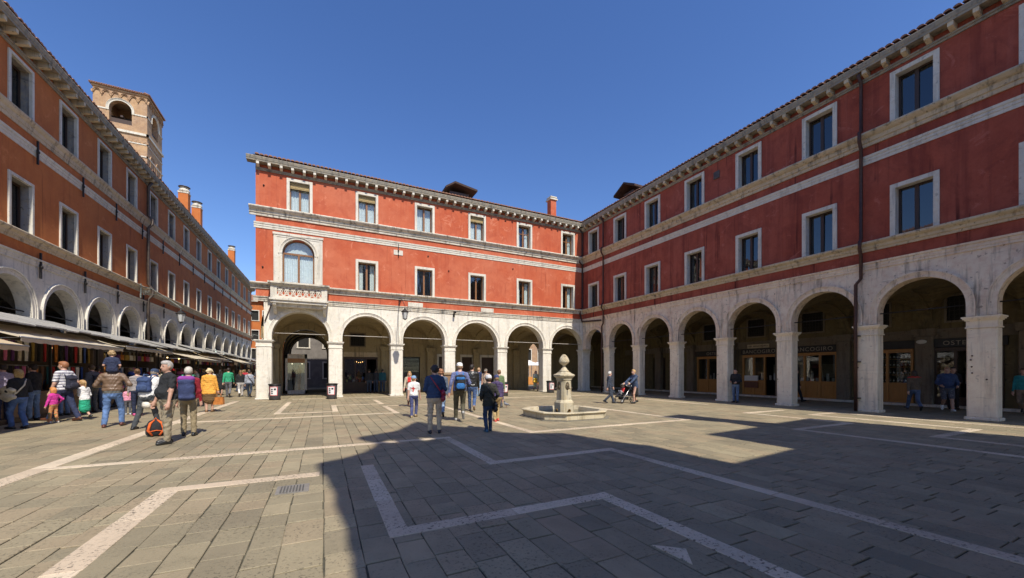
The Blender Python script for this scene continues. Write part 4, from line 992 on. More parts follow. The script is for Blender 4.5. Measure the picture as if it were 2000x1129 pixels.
SK=plain('skin_fair',(.56,.33,.24),.55,.12,14); SK2=plain('skin_tanned',(.46,.26,.18),.55,.12,14)
EYEM=plain('eye_dark',(.03,.025,.02),.3,.1); LIPM=plain('lip',(.42,.17,.14),.5,.1); RUB=plain('shoe_sole',(.45,.43,.4),.8)
def v3(*a): return np.array(a,float)
def two_bone(a,t,l1,l2,hint):
    a=np.array(a,float); t=np.array(t,float); d=t-a; L=np.linalg.norm(d); mx=(l1+l2)*.999
    if L>mx: t=a+d/L*mx; d=t-a; L=mx
    u=d/L; x=(l1*l1-l2*l2+L*L)/(2*L); h=math.sqrt(max(0,l1*l1-x*x)); hp=np.array(hint,float); hp=hp-u*(hp@u); hp/=np.linalg.norm(hp)+1e-9
    return a+u*x+hp*h,t
PEOPLE=0
def rotz(a): c,s_=math.cos(a),math.sin(a); return np.array([[c,-s_,0],[s_,c,0],[0,0,1]])
def rotx(a): c,s_=math.cos(a),math.sin(a); return np.array([[1,0,0],[0,c,-s_],[0,s_,c]])
STAND=((-.10,.03,0,0),(.10,-.02,0,0)); WALK=((-.08,.30,0,12),(.08,-.28,.06,-38)); WALK2=((-.08,-.26,.06,-36),(.08,.28,0,10))
HANG=((-.24,.06,.80),(.24,.06,.80)); SWING=((-.24,-.14,.82),(.24,.22,.86)); SWING2=((-.24,.22,.86),(.24,-.14,.82))
def person(label,pos,face,H,top,bottom,shoes=(.03,.025,.02),feet=STAND,hands=HANG,hair=(.06,.035,.02),style='short',sleeve='long',legs='trousers',lean=0,yaw=0,nod=0,fat=1.0,female=False,cap=None,cell=.014,skin=None,under=None,hem=None,topm=None,botm=None,z0=0,seat=None,post=None,twist=0,hood=None,group=None):
    """face: heading in degrees, 0 = away (+Y), 90 = left (-X)"""
    global PEOPLE; PEOPLE+=1
    s=H/1.75; f=Field(); child=H<1.35
    skin=skin or SK
    hs=1.22 if child else (1.08 if H<1.6 else 1.0)
    fe=[v3(a[0]*s,a[1]*s,a[2]*s) for a in feet]; pitch=[a[3] for a in feet]
    hipz=.905*s-(.012*s if abs(feet[0][1]-feet[1][1])<.2 else .045*s)
    if seat is not None: hipz=seat
    py=(fe[0][1]+fe[1][1])/2*.55 if seat is None else 0
    pel=v3(0,py,hipz+.05*s)
    ln=R(lean); up=v3(0,math.sin(ln),math.cos(ln)); fw=v3(0,math.cos(ln),-math.sin(ln)); rt=v3(1,0,0)
    TW_=rotz(R(twist))
    def T(x,y,z): return pel+(TW_@(rt*x))*s+(TW_@(fw*y))*s+up*z*s   # torso frame, z from pelvis
    jk=1.0+(.10 if sleeve in('jacket','coat') else 0)
    w=fat*jk; fm=1 if female else 0
    # torso
    ys=.66*(1+.25*(fat-1))
    f.cap(T(0,0,0),T(0,0,.13),(.158+.012*fm)*s*fat,(.142-.010*fm)*s*w,BOT if hem is None or hem>0 else TOP,.03,(1,ys,1))
    f.cap(T(0,0,.12),T(0,.005,.34),(.146-.012*fm)*s*w,(.168-.012*fm)*s*jk*(1+.5*(fat-1)),TOP,.04,(1,ys,1))
    f.cap(T(-.118+.015*fm,-.005,.455),T(.118-.015*fm,-.005,.455),.072*s*jk,.072*s*jk,TOP,.06,(1,.95,1))
    f.cap(T(0,0,.34),T(0,-.005,.47),.15*s*jk,.075*s*jk,TOP,.05,(1,.62,1))
    if fm:
        for q in (-1,1): f.ell(T(q*.075,.10*w,.31),(.065*s,.06*s,.065*s),TOP,.04)
    if fat>1.1: f.ell(T(0,.05,.13),(.15*s*fat,.135*s*fat,.15*s),TOP,.06)
    # hem of the top
    if hem is None: hem=-.02
    if hem<.1:
        z1=hem; flare=.175*w*s if legs!='skirt' or hem>-.15 else .2*s*w
        f.cap(T(0,0,.12),T(0,-.0,z1+.06),.148*s*w,flare*.96,TOP,.03,(1,ys+.04,1))
    if under: f.cap(T(0,0,hem+.03),T(0,0,hem-.02),.168*s*fat,.172*s*fat,UNDER,.0,(1,ys+.02,1))
    # legs
    for q,ft,pt in zip((-1,1),fe,pitch):
        hip=pel+v3(q*.092*s*(1+.3*(fat-1)),0,-.03*s); pr=R(pt)
        # ankle from foot contact: pitch>0 toe up, <0 heel up
        fdir=v3(q*.12,math.cos(pr),math.sin(pr)); fdir/=np.linalg.norm(fdir); fup=v3(0,-math.sin(pr),math.cos(pr))
        toe_r=.036*s
        if pt<0: ball=ft+v3(0,.10*s,0)+v3(0,0,.03*s) if seat is None else ft; ank=ball-fdir*.14*s+fup*.05*s
        else: ank=ft+fup*.075*s
        kn,ank=two_bone(hip,ank,.43*s,.405*s,(q*.06,1,.05) if seat is None else (q*.2,1,.6))
        toe=ank+fdir*.165*s-fup*.045*s; heel=ank-fdir*.045*s-fup*.04*s
        lf=1+.6*(fat-1)
        thr=(.086+.004*fm)*s*lf
        if legs=='trousers':
            f.cap(hip,kn,thr,.064*s*lf,BOT,.02); hemp=ank+(kn-ank)*.06
            f.cap(kn,hemp,.063*s*lf,.056*s,BOT,.02)
        elif legs=='shorts':
            f.cap(hip,hip+(kn-hip)*.86,thr*1.05,.082*s,BOT,.02); f.cap(hip+(kn-hip)*.7,kn,.058*s,.05*s,SKIN,.01); f.cap(kn,kn+(ank-kn)*.4,.048*s,.052*s,SKIN,.02); f.cap(kn+(ank-kn)*.4,ank,.052*s,.034*s,SKIN,.02)
        else:
            f.cap(hip,kn,thr*.9,.054*s,SKIN if legs=='skirt' else BOT,.02); f.cap(kn,kn+(ank-kn)*.35,.047*s,.05*s,SKIN,.02); f.cap(kn+(ank-kn)*.35,ank,.05*s,.033*s,SKIN,.02)
        f.cap(heel,ank+fdir*.02*s-fup*.01*s,.036*s,.042*s,SHOE,.02); f.cap(heel-fup*.012*s,toe,.034*s,.033*s,SHOE,.025)
        f.cap(ank,toe-fdir*.03*s,.038*s,.036*s,SHOE,.02)
    if legs in('skirt',):
        a,b=T(0,0,.02),v3(pel[0],(fe[0][1]+fe[1][1])*.5*.4+pel[1]*.6,hipz-.36*s)
        f.cap(a,b,.165*s*fat,.195*s*fat,BOT,.02,(1,.72,1))
    # arms
    for q,hd in zip((-1,1),hands):
        sh=T(q*(.178-.012*fm)*(1+.35*(fat-1))*(1.03 if jk>1 else 1),-.005,.45); hd=v3(hd[0]*s,hd[1]*s,hd[2]*s)+v3(0,py*.6,0)
        el,wr=two_bone(sh,hd,.285*s,.255*s,(q*.45,-1,-.25))
        sl=.010*s if jk>1 else .004*s; at=TOP
        f.cap(sh,el,.054*s*(1+.4*(fat-1))+sl,.043*s+sl,TOP,.03)
        if sleeve=='short':
            f.p.pop(); m_=sh+(el-sh)*.72; f.cap(sh,m_,.062*s,.058*s,TOP,.03); f.cap(m_-(el-sh)*.1,el,.043*s,.038*s,SKIN,.01); f.cap(el,wr,.039*s,.027*s,SKIN,.02)
        else:
            f.cap(el,wr,.043*s+sl,.031*s+sl,TOP,.02)
        u=(wr-el)/(np.linalg.norm(wr-el)+1e-9); sd=v3(q,0,0)-u*(v3(q,0,0)@u); sd/=np.linalg.norm(sd)+1e-9; nr=np.cross(u,sd)
        if nr[1]<0: nr=-nr
        pc=wr+u*.055*s; f.cap(wr,wr+u*.03*s,.026*s,.026*s,SKIN,.01); f.cap(wr+u*.02*s,wr+u*.085*s,.033*s,.036*s,SKIN,.015)
        # fingers lie in the plane of nr (front to back of the hand) and curl towards the body
        for i,(o,l) in enumerate(((-.030,.068),(-.010,.078),(.010,.072),(.029,.056))):
            b0=wr+u*.09*s-nr*o*s; b1=b0+u*l*.5*s-sd*.008*s; b2=b1+u*l*.42*s-sd*.026*s
            f.cap(b0,b1,.0105*s,.0095*s,SKIN,.004); f.cap(b1,b2,.0095*s,.0085*s,SKIN,.004)
        t0=wr+u*.035*s+nr*.026*s; t1=t0+(u*.6+nr*.6-sd*.25)*.045*s; t2=t1+(u*.9+nr*.1-sd*.2)*.03*s
        f.cap(t0,t1,.013*s,.0115*s,SKIN,.006); f.cap(t1,t2,.0115*s,.009*s,SKIN,.004)
    # neck and head
    nk=T(0,.0,.50); HR=rotz(R(yaw))@rotx(R(-nod)); hc=T(0,.028,.66)+v3(0,0,.0)
    if child: hc=hc+up*.03*s
    hh=hs*s
    def Hd(x,y,z): return hc+HR@v3(x,y,z)*hh
    f.cap(T(0,-.01,.45),Hd(0,-.012,-.06),.056*s,.052*s,SKIN,.025)
    f.ell(Hd(0,-.01,.015),(.076*hh,.096*hh,.105*hh),SKIN,.02,HR); f.ell(Hd(0,.022,-.052),(.058*hh,.066*hh,.064*hh),SKIN,.03,HR)
    f.cap(Hd(0,.082,.012),Hd(0,.103,-.026),.011*hh,.015*hh,SKIN,.012)
    for q in (-1,1):
        f.ell(Hd(q*.077,-.008,-.008),(.012*hh,.022*hh,.032*hh),SKIN,.006,HR)
        f.ell(Hd(q*.031,.080,.010),(.0135*hh,.008*hh,.0085*hh),EYE,.0,HR)
    f.ell(Hd(0,.084,-.058),(.024*hh,.006*hh,.008*hh),LIP,.0,HR)
    if hood: f.cap(T(-.07,-.075,.50),T(.07,-.075,.50),.055*s,.055*s,TOP,.03); f.cap(T(0,-.10,.49),T(0,-.115,.40),.07*s,.05*s,TOP,.03)
    elif sleeve in('jacket','coat','polo','short'): f.cap(T(-.035,-.01,.505),T(.035,-.01,.505),.055*s,.055*s,TOP,.01,(1,1,.55))
    mats={SKIN:skin,TOP:topm or cloth(top),BOT:botm or cloth(bottom),SHOE:leather(shoes),UNDER:cloth(under) if under else SK,EYE:EYEM,LIP:LIPM,MARK:cloth((.55,.03,.02))}
    hz=pel[2]+hem*s
    def hemfix(V,tv):
        tv=tv.copy(); core=np.abs(V[:,0])<.215*s*max(1,fat)
        m_=core&(tv==TOP)&(V[:,2]<hz)&(V[:,2]>hz-.3*s); tv[m_]=UNDER if under else BOT
        m_=core&((tv==BOT)|(tv==UNDER))&(V[:,2]>hz); tv[m_]=TOP
        if under: tv[(tv==UNDER)&(V[:,2]<hz-.07*s)]=BOT
        return post(V,tv) if post else tv
    V,F,tv=f.mesh(cell,hemfix if seat is None and lean<20 else post)
    cm=((tv==TOP)|(tv==BOT)|(tv==MARK)|(tv==UNDER)).astype(float); ph=PEOPLE*1.7; X_,Y_,Z_=V[:,0]/s,V[:,1]/s,V[:,2]/s
    fold=(np.sin(46*Z_+9*np.sin(11*X_+ph)+7*np.sin(9*Y_+2*ph))+.8*np.sin(29*Z_-31*X_*np.sign(X_+.001)+5*np.sin(8*Y_+ph))+.6*np.sin(70*Z_+26*Y_+ph))*.0042*s
    ctr=np.stack([np.where(np.abs(V[:,0])>.19*s,np.sign(V[:,0])*.24*s,np.sign(V[:,0])*.06*s),V[:,1]*0+pel[1]],1); dv=V[:,:2]-ctr; dl=np.linalg.norm(dv,axis=1,keepdims=True)+1e-6
    V=V.copy(); V[:,:2]+=dv/dl*(fold*cm)[:,None]; o=field_obj('person',V,F,tv,mats)
    o.location=(pos[0],pos[1],z0); o.rotation_euler=(0,0,R(face)); tag(o,label,'person',group or 'people in the square')
    # hair
    if style!='none':
        g=Field(); hm=plain('hair_colour',hair,.6,.35,40); 
        if style!='fringe_bald':
            g.ell(Hd(0,-.022,.028),(.084*hh,.100*hh,.108*hh),1,.02,HR); g.ell(Hd(0,.03,.085),(.066*hh,.062*hh,.046*hh),1,.03,HR)
        if style=='bob':
            for q in (-1,1): g.cap(Hd(q*.068,-.02,.0),Hd(q*.070,-.03,-.085),.036*hh,.034*hh,1,.03)
            g.cap(Hd(0,-.07,.0),Hd(0,-.065,-.09),.06*hh,.055*hh,1,.03)
        elif style=='long':
            for q in (-1,1): g.cap(Hd(q*.066,-.02,.0),Hd(q*.075,-.045,-.17),.034*hh,.03*hh,1,.03)
            g.cap(Hd(0,-.07,.0),Hd(0,-.095,-.20),.06*hh,.055*hh,1,.03)
        elif style=='curly':
            rr=random.Random(PEOPLE)
            for _ in range(26):
                a=rr.uniform(0,6.28); e=rr.uniform(-.5,1.3); dd=v3(math.cos(a)*math.cos(e),math.sin(a)*math.cos(e),math.sin(e))
                if dd[1]>.45 and dd[2]<.5: continue
                g.ell(Hd(dd[0]*.085,-.02+dd[1]*.095,.02+dd[2]*.10),(.034*hh,)*3,1,.012)
        elif style=='bun': g.ell(Hd(0,-.125,.05),(.045*hh,)*3,1,.01)
        elif style=='tail': g.ell(Hd(0,-.115,.04),(.03*hh,)*3,1,.02); g.cap(Hd(0,-.13,.03),Hd(0,-.135,-.14),.03*hh,.015*hh,1,.02)
        elif style=='fringe_bald': g.cap(Hd(-.07,-.03,-.005),Hd(.07,-.03,-.005),.03*hh,.03*hh,1,.03,(1,1.6,1)); g.ell(Hd(0,-.05,.01),(.078*hh,.07*hh,.06*hh),1,.02,HR)
        V,F,tv=g.mesh(max(.009,cell*.8))
        # carve the face out
        loc=(V-hc)@HR/hh; y,z=loc[:,1],loc[:,2]
        keep=~((y>.035)&(z<.055)&(np.abs(loc[:,0])<.085))
        kf=keep[F].all(1); F=F[kf]; 
        ids=np.unique(F); mp=-np.ones(len(V),int); mp[ids]=np.arange(len(ids))
        if len(F): field_obj('hair',V[ids],mp[F],tv[ids],{1:hm},o)
    if cap:
        col,brim=cap; m=MB(); n=14
        ring=[(.090,.110,.028),(.091,.112,.05),(.086,.105,.085),(.068,.084,.118),(.035,.045,.134),(.006,.008,.138)]
        vs=[tuple(Hd(a*math.cos(2*math.pi*i/n),-.012+b*math.sin(2*math.pi*i/n),z)) for a,b,z in ring for i in range(n)]
        fs=[(j*n+i,j*n+(i+1)%n,(j+1)*n+(i+1)%n,(j+1)*n+i) for j in range(len(ring)-1) for i in range(n)]+[tuple((len(ring)-1)*n+i for i in range(n))]
        m.add(vs,fs,0,True)
        c_=m.build('cap',cloth(col),o)
        m=MB()
        def br(u,v): a=(u-.5)*1.9; rr_=.100+.085*v*math.cos(a*.9); return tuple(Hd(.098*math.sin(a)*(1-.1*v),.005+.098*math.cos(a)+.08*v*math.cos(a),.034-.03*v*v-.02*abs(math.sin(a))*v))
        m.sheet(br,8,3,tuple(HR@v3(0,0,-.006))); m.build('cap_brim',cloth(brim or col),c_)
    o['_h']=0; del o['_h']
    return o,T,Hd
def place(px,py,z=0):
    a=(px-1000)/750; b=(725.6-py)/750; c,s_=math.cos(THETA),math.sin(THETA); t=(z-1.55)/b; return ((a*c+s_)*t,(-a*s_+c)*t)
def world(o,p): return (Matrix.Translation(o.location)@Euler(o.rotation_euler).to_matrix().to_4x4())@Vector(p)
def backpack(label,o,T,col,col2,size=(.30,.17,.44),dz=.20,dy=-.185,pockets=True,top=None,trim=None):
    """bag on a back: body, pockets, lid, straps; stands at the wearer's back"""
    c=T(0,dy,dz); e=empty('backpack',(0,0,0),0,label,'backpack'); w,d,h=size
    M4=o.matrix_basis@Matrix.Translation(Vector(c)); e.matrix_world=M4
    f=Field(); r=.06
    f.cap((-w/2+r,0,-h/2+r),(w/2-r,0,-h/2+r),r+.01,r+.01,1,.06,(1,d/(2*r)/1.15,1)); f.cap((-w/2+r,0,h/2-r*1.3),(w/2-r,0,h/2-r*1.3),r,r,1,.06,(1,d/(2*r)/1.2,1)); f.ell((0,0,0),(w/2,d/2,h/2*1.02),1,.05)
    V,F,tv=f.mesh(.013); field_obj('body',V,F,tv,{1:cloth(col)},e)
    if pockets:
        f=Field(); f.cap((-w*.22,-d*.5,-h*.22),(w*.22,-d*.5,-h*.22),.06,.06,1,.03,(1,.55,1.5)); V,F,tv=f.mesh(.012); field_obj('pocket',V,F,tv,{1:cloth(col2)},e)
        f=Field(); f.cap((-w*.26,-d*.38,h*.26),(w*.26,-d*.38,h*.26),.05,.05,1,.03,(1,.6,1.0)); V,F,tv=f.mesh(.012); field_obj('lid_pocket',V,F,tv,{1:cloth(col2)},e)
    if top:
        f=Field(); f.cap((-w*.3,0,h*.46),(w*.3,0,h*.46),.07,.07,1,.03,(1,1.1,1)); V,F,tv=f.mesh(.012); field_obj('collar',V,F,tv,{1:cloth(top)},e)
    for q in (-1,1):
        m=MB(); P=[(q*.085,d*.42,h*.36),(q*.098,d*.75,h*.62),(q*.105,d*1.25+.06,h*.60),(q*.11,d*1.45+.12,h*.30),(q*.13,d*1.2+.09,-h*.02),(q*.13,d*.5,-h*.28)]
        m.tube(P,.02,6); m.build('strap',cloth(col2 if not trim else trim),e)
    return e
def shoulder_bag(label,o,T,side,col,size=(.26,.08,.20),pos=None,strap=True,flap=None):
    e=empty('shoulder_bag',(0,0,0),0,label,'bag'); c=pos or (side*.23,.03,-.12); e.matrix_world=o.matrix_basis@Matrix.Translation(Vector(T(*c)))@Matrix.Rotation(R(90 if abs(c[0])>.15 else 0),4,'Z')
    w,d,h=size; f=Field(); f.cap((-w/2+.04,0,-h/2+.05),(w/2-.04,0,-h/2+.05),.05,.05,1,.05,(1,d/.1,1)); f.cap((-w/2+.05,0,h/2-.05),(w/2-.05,0,h/2-.05),.045,.045,1,.05,(1,d/.1,1)); f.cap((0,0,-h*.3),(0,0,h*.3),w*.3,w*.3,1,.05,(1,d/(w*.75),1))
    V,F,tv=f.mesh(.013); field_obj('body',V,F,tv,{1:leather(col)},e)
    m=MB(); m.box(-w*.40,w*.40,-d*.60,-d*.30,-h*.05,h*.38,0,.012); m.build('flap',leather(flap or col),e)
    if strap:
        inv=e.matrix_world.inverted()@o.matrix_basis
        P=[T(side*.21,.04,-.0),T(side*.17,.12,.15),T(-side*.0,.14,.33),T(-side*.12,.05,.52),T(-side*.11,-.06,.50),T(0,-.155,.33),T(side*.15,-.13,.12),T(side*.21,-.0,-.02)]
        m=MB(); m.tube([tuple(inv@Vector(p)) for p in P],.017,5); m.build('strap',leather(col),e)
    return e
def handbag(label,wp,rz,col,size=(.30,.13,.22),tall=.14):
    e=empty('handbag',wp,rz,label,'bag'); w,d,h=size
    m=MB(); m.extr([(-w/2,0),(w/2,0),(w*.44,h),(-w*.44,h)],-d/2,d/2,'y'); m.build('body',leather(col),e)
    m=MB(); m.box(-w*.45,w*.45,-d*.3,d*.3,h-.01,h+.015); m.build('clasp',leather(tuple(v*.6 for v in col)),e)
    for y in (-d*.3,d*.3):
        m=MB(); m.tube([(-w*.22,y,h),(-w*.2,y*.7,h+tall*.75),(0,y*.4,h+tall),(w*.2,y*.7,h+tall*.75),(w*.22,y,h)],.010,5); m.build('handle',leather(tuple(v*.7 for v in col)),e)
    return e
# ---- left-hand crowd by the stalls
JEAN=(.06,.11,.24); NAVY=(.018,.025,.06); KH=(.30,.245,.16); BEI=(.56,.42,.28); BLK=(.014,.014,.016); WHT=(.72,.70,.67)
DEN=lambda c=JEAN: cloth(c,'denim')
GL='shoppers along the market stalls'
o,T,H_=person('blonde woman in black jacket looking at the stall with cream shoulder bag',(-7.38,15.25),62,1.66,BLK,JEAN,botm=DEN(),hair=(.42,.27,.10),style='bob',female=True,sleeve='jacket',hands=((-.16,.24,1.02),(.18,.22,1.0)),feet=((-.08,.10,0,0),(.08,-.10,0,0)),group=GL)
shoulder_bag('large cream shoulder bag carried by blonde woman',o,T,-1,(.62,.55,.40),(.46,.12,.28),(-.22,.06,.10),True)
person('man in lavender shirt with his back turned beside the leftmost stall',(-8.3,16.5),70,1.80,(.42,.36,.46),NAVY,hair=(.03,.02,.015),sleeve='short',group=GL)
person('person in black coat and light blue jeans at the scarf stall',(-8.2,17.6),80,1.80,BLK,(.13,.2,.32),botm=DEN((.13,.2,.32)),hair=(.02,.015,.012),sleeve='jacket',group=GL)
person('little red haired girl in pink jacket and green flowered leggings',(-7.25,16.45),75,1.05,(.62,.04,.30),(.10,.35,.16),botm=cloth((.10,.35,.16),'print',(.6,.25,.1)),shoes=(.6,.55,.5),hair=(.55,.22,.06),style='bob',sleeve='jacket',hands=((-.32,.1,.75),(.34,.05,1.0)),feet=((-.09,.1,0,0),(.09,-.08,0,0)),cell=.011,group=GL)
o,T,H_=person('man in grey and white striped polo walking left with backpack straps',place(127,823),70,1.92,(.30,.29,.34),(.022,.03,.075),topm=cloth((.29,.28,.33),'stripe',(.72,.70,.70)),shoes=(.10,.035,.02),hair=(.30,.12,.05),sleeve='short',feet=((-.08,.34,0,8),(.08,-.26,0,-12)),hands=((-.27,.10,.84),(.30,.0,.86)),yaw=12,fat=1.12,cell=.012,group=GL)
backpack('dark backpack worn by the striped polo man',o,T,(.02,.022,.04),(.03,.03,.05))
person('person in bright blue top half hidden behind the striped man',(-8.15,19.1),75,1.80,(.02,.06,.45),(.16,.22,.32),hair=(.08,.05,.03),sleeve='short',group=GL)
person('girl in white cardigan and green skirt with dark boots',place(166,820),58,1.28,WHT,(.02,.36,.20),shoes=(.03,.03,.028),hair=(.40,.24,.10),style='tail',female=True,legs='skirt',sleeve='long',feet=((-.07,.22,0,5),(.07,-.2,.05,-30)),hands=((-.10,.20,1.30),(.14,.18,1.28)),cell=.011,lean=8,group=GL)
o,T,H_=person('person in grey jacket with black backpack browsing behind the girl in green skirt',(-7.75,19.9),70,1.82,(.10,.10,.11),(.07,.07,.07),hair=(.10,.06,.03),sleeve='jacket',yaw=-20,group=GL)
backpack('black backpack on the browser in grey jacket',o,T,(.03,.032,.04),(.02,.02,.025))
PJ=place(219,834)
o,T,H_=person('man in brown leather jacket and jeans carrying a child on his shoulders',PJ,8,1.84,(.15,.095,.06),JEAN,topm=plain('brown_leather',(.16,.10,.062),.42,.10,5,0,.2),botm=DEN((.09,.16,.32)),shoes=(.10,.03,.02),hair=(.2,.12,.06),sleeve='jacket',under=(.13,.13,.12),feet=((-.14,-.06,0,0),(.17,.20,0,-6)),hands=((-.25,.24,1.08),(.27,.22,1.12)),fat=1.08,hem=.05,cell=.012,nod=14,group=GL)
SM=o
person('child in navy vest riding on the shoulders of the leather jacket man',(PJ[0]+.02,PJ[1]-.06),8,1.08,(.022,.03,.07),(.03,.04,.09),hair=(.34,.22,.10),style='curly',sleeve='short',seat=.22,feet=((-.17,.26,-.18,0),(.17,.26,-.18,0)),hands=((-.20,.2,.5),(.2,.2,.5)),z0=1.36,cell=.011,skin=SK,group=GL)
person('woman in grey cardigan and navy trousers with pink shoes',place(268,812),20,1.66,(.30,.27,.26),NAVY,shoes=(.5,.06,.2),hair=(.14,.07,.03),style='bun',female=True,feet=((-.08,.08,0,0),(.09,-.1,0,0)),group=GL)
o,T,H_=person('stooping man in white jacket and navy cap reaching down with a white hat',place(283,838),-18,1.74,WHT,(.055,.06,.065),shoes=BLK,hair=(.25,.2,.15),cap=((.03,.05,.10),None),sleeve='jacket',lean=24,feet=((-.20,-.10,0,0),(.12,.30,0,0)),hands=((-.34,.28,.72),(.24,.42,.72)),cell=.012,nod=10,group=GL)
backpack('navy blue backpack with two pockets on the white jacket man',o,T,(.035,.06,.15),(.045,.075,.17),(.32,.18,.42),.24,-.20)
m=MB(); m.lathe([(.115,0),(.12,.03),(.10,.10),(.05,.135),(.01,.14)],14); hat=m.build('sun_hat',cloth((.68,.62,.52)),None,(*place(289,838)[:2],.68),(R(150),R(10),0)); tag(hat,'white sun hat held low by the stooping man','hat')
m=MB(); m.sheet(lambda u,v:((.12+.07*v)*math.cos(u*2.4-1.2),(.12+.07*v)*math.sin(u*2.4-1.2),.01-.03*v),8,2,(0,0,.006)); m.build('hat_brim',cloth((.42,.30,.18)),hat)
o,T,H_=person('heavy grey haired man in black polo and khaki trousers',place(329,866),124,1.80,(.016,.017,.019),KH,shoes=(.025,.025,.024),hair=(.42,.38,.34),skin=SK2,sleeve='short',fat=1.24,feet=((-.12,.06,0,0),(.13,-.04,0,0)),hands=((-.30,.10,.82),(.31,.14,.80)),yaw=18,cell=.011,group=GL)
MP=o
m=MB(); m.tube([(.045*math.cos(a),.045*math.sin(a),0) for a in [i*math.pi/5 for i in range(11)]],.012,5)
o,T,H_=person('white haired person in red shirt and khaki trousers behind the black polo man',place(368,851),4,1.68,(.28,.012,.025),(.27,.21,.12),shoes=BLK,hair=(.55,.50,.42),style='short',feet=((-.10,.05,0,0),(.12,-.08,0,0)),group=GL)
backpack('tall navy rucksack with purple collar on the red shirt person',o,T,(.035,.05,.13),(.05,.06,.15),(.32,.22,.52),.24,-.23,False,(.24,.04,.26),(.05,.25,.14))
# rucksack on the ground
bg_=empty('backpack',(*place(304,852)[:2],0),R(20),'black and orange daypack standing on the paving','backpack')
f=Field(); f.cap((-.08,0,.10),(.08,0,.10),.10,.10,1,.06,(1,.9,1)); f.cap((-.05,0,.30),(.05,0,.30),.085,.085,1,.08,(1,.9,1)); f.ell((0,0,.2),(.17,.12,.2),1,.05); V,F,tv=f.mesh(.012); field_obj('body',V,F,tv,{1:cloth((.02,.02,.022))},bg_)
for q in (-1,1):
    m=MB(); m.tube([(q*.06,-.11,.03),(q*.14,-.115,.16),(q*.10,-.10,.32),(q*.02,-.07,.40)],[.02,.03,.028,.012],6); m.build('side_panel',cloth((.75,.13,.02)),bg_)
m=MB(); m.tube([(-.13,-.09,.12),(0,-.135,.155),(.13,-.09,.12)],.013,5); m.tube([(-.03,0,.39),(0,0,.44),(.03,0,.39)],.012,5); m.build('piping',cloth((.75,.13,.02)),bg_)
person('toddler in pale pink coat beside the grey cardigan woman',place(250,810),35,.98,(.72,.30,.40),(.10,.10,.11),shoes=(.4,.42,.45),hair=(.10,.05,.03),style='bob',cell=.012,group=GL)
o,T,H_=person('blonde lady in yellow ochre coat and brown skirt carrying two handbags',place(408,805),-6,1.68,(.78,.37,.055),(.14,.08,.03),shoes=(.20,.11,.05),hair=(.70,.56,.34),style='curly',female=True,legs='skirt',sleeve='coat',hem=-.22,fat=1.12,feet=((-.07,-.03,0,0),(.08,.10,0,0)),hands=((-.27,.04,.78),(.29,.05,.80)),cell=.012,group=GL)
YC=o
handbag('tan leather handbag in the right hand of the yellow coat lady',world(o,(.31,.02,.26+.02)),R(-12),(.50,.18,.04),(.34,.13,.28),.15)
handbag('small black handbag in the left hand of the yellow coat lady',world(o,(-.27,.05,.22)),R(10),(.015,.015,.016),(.22,.10,.26),.2)
person('man in green sweater and grey trousers walking up the street',place(446,776),6,1.82,(.03,.33,.17),(.16,.16,.18),hair=(.03,.02,.015),feet=WALK,hands=SWING,cell=.016,group=GL)
person('woman in black jacket and white trousers walking up the street',place(470,775),10,1.68,BLK,(.68,.64,.62),hair=(.20,.11,.05),style='long',female=True,sleeve='jacket',feet=WALK2,hands=HANG,cell=.016,group=GL)
o,T,H_=person('man in pale grey sweater and dark jeans near the white corner pier',place(487,776),0,1.66,(.34,.36,.42),(.035,.05,.08),hair=(.04,.03,.025),feet=WALK,hands=HANG,cell=.016,group=GL)
shoulder_bag('dark crossbody bag on the man in pale grey sweater',o,T,1,(.03,.025,.025),(.22,.07,.16))
o,T,H_=person('dark haired woman in black dress left of the green sweater man',place(430,772),-10,1.68,BLK,BLK,hair=(.02,.015,.012),style='long',female=True,legs='skirt',cell=.016,group=GL)
rr=random.Random(11)
for i,(px,py,c,b,lab) in enumerate(((478,762,(.5,.03,.05),NAVY,'person in red top deep in the street crowd'),(455,758,(.2,.18,.15),BLK,'person in brown top deep in the street crowd'),(415,766,(.5,.5,.48),(.1,.12,.2),'person in white top beside the hat stall'),(398,770,(.10,.09,.12),BLK,'person in charcoal top beside the hat stall'),(468,752,(.15,.2,.3),BLK,'person in slate blue top far up the street'),(486,757,(.30,.2,.14),KH,'person in tan top far up the street'),(440,752,(.45,.42,.38),NAVY,'person in cream top far up the street'),(380,775,(.05,.06,.09),BLK,'person in navy coat under the third awning'))):
    person(lab,place(px,py),rr.uniform(-60,60),rr.uniform(1.62,1.80),c,b,hair=rr.choice([(.05,.03,.02),(.2,.12,.05),(.35,.25,.12)]),style=rr.choice(['short','bob']),cell=.02,feet=rr.choice([STAND,WALK]),group=GL)
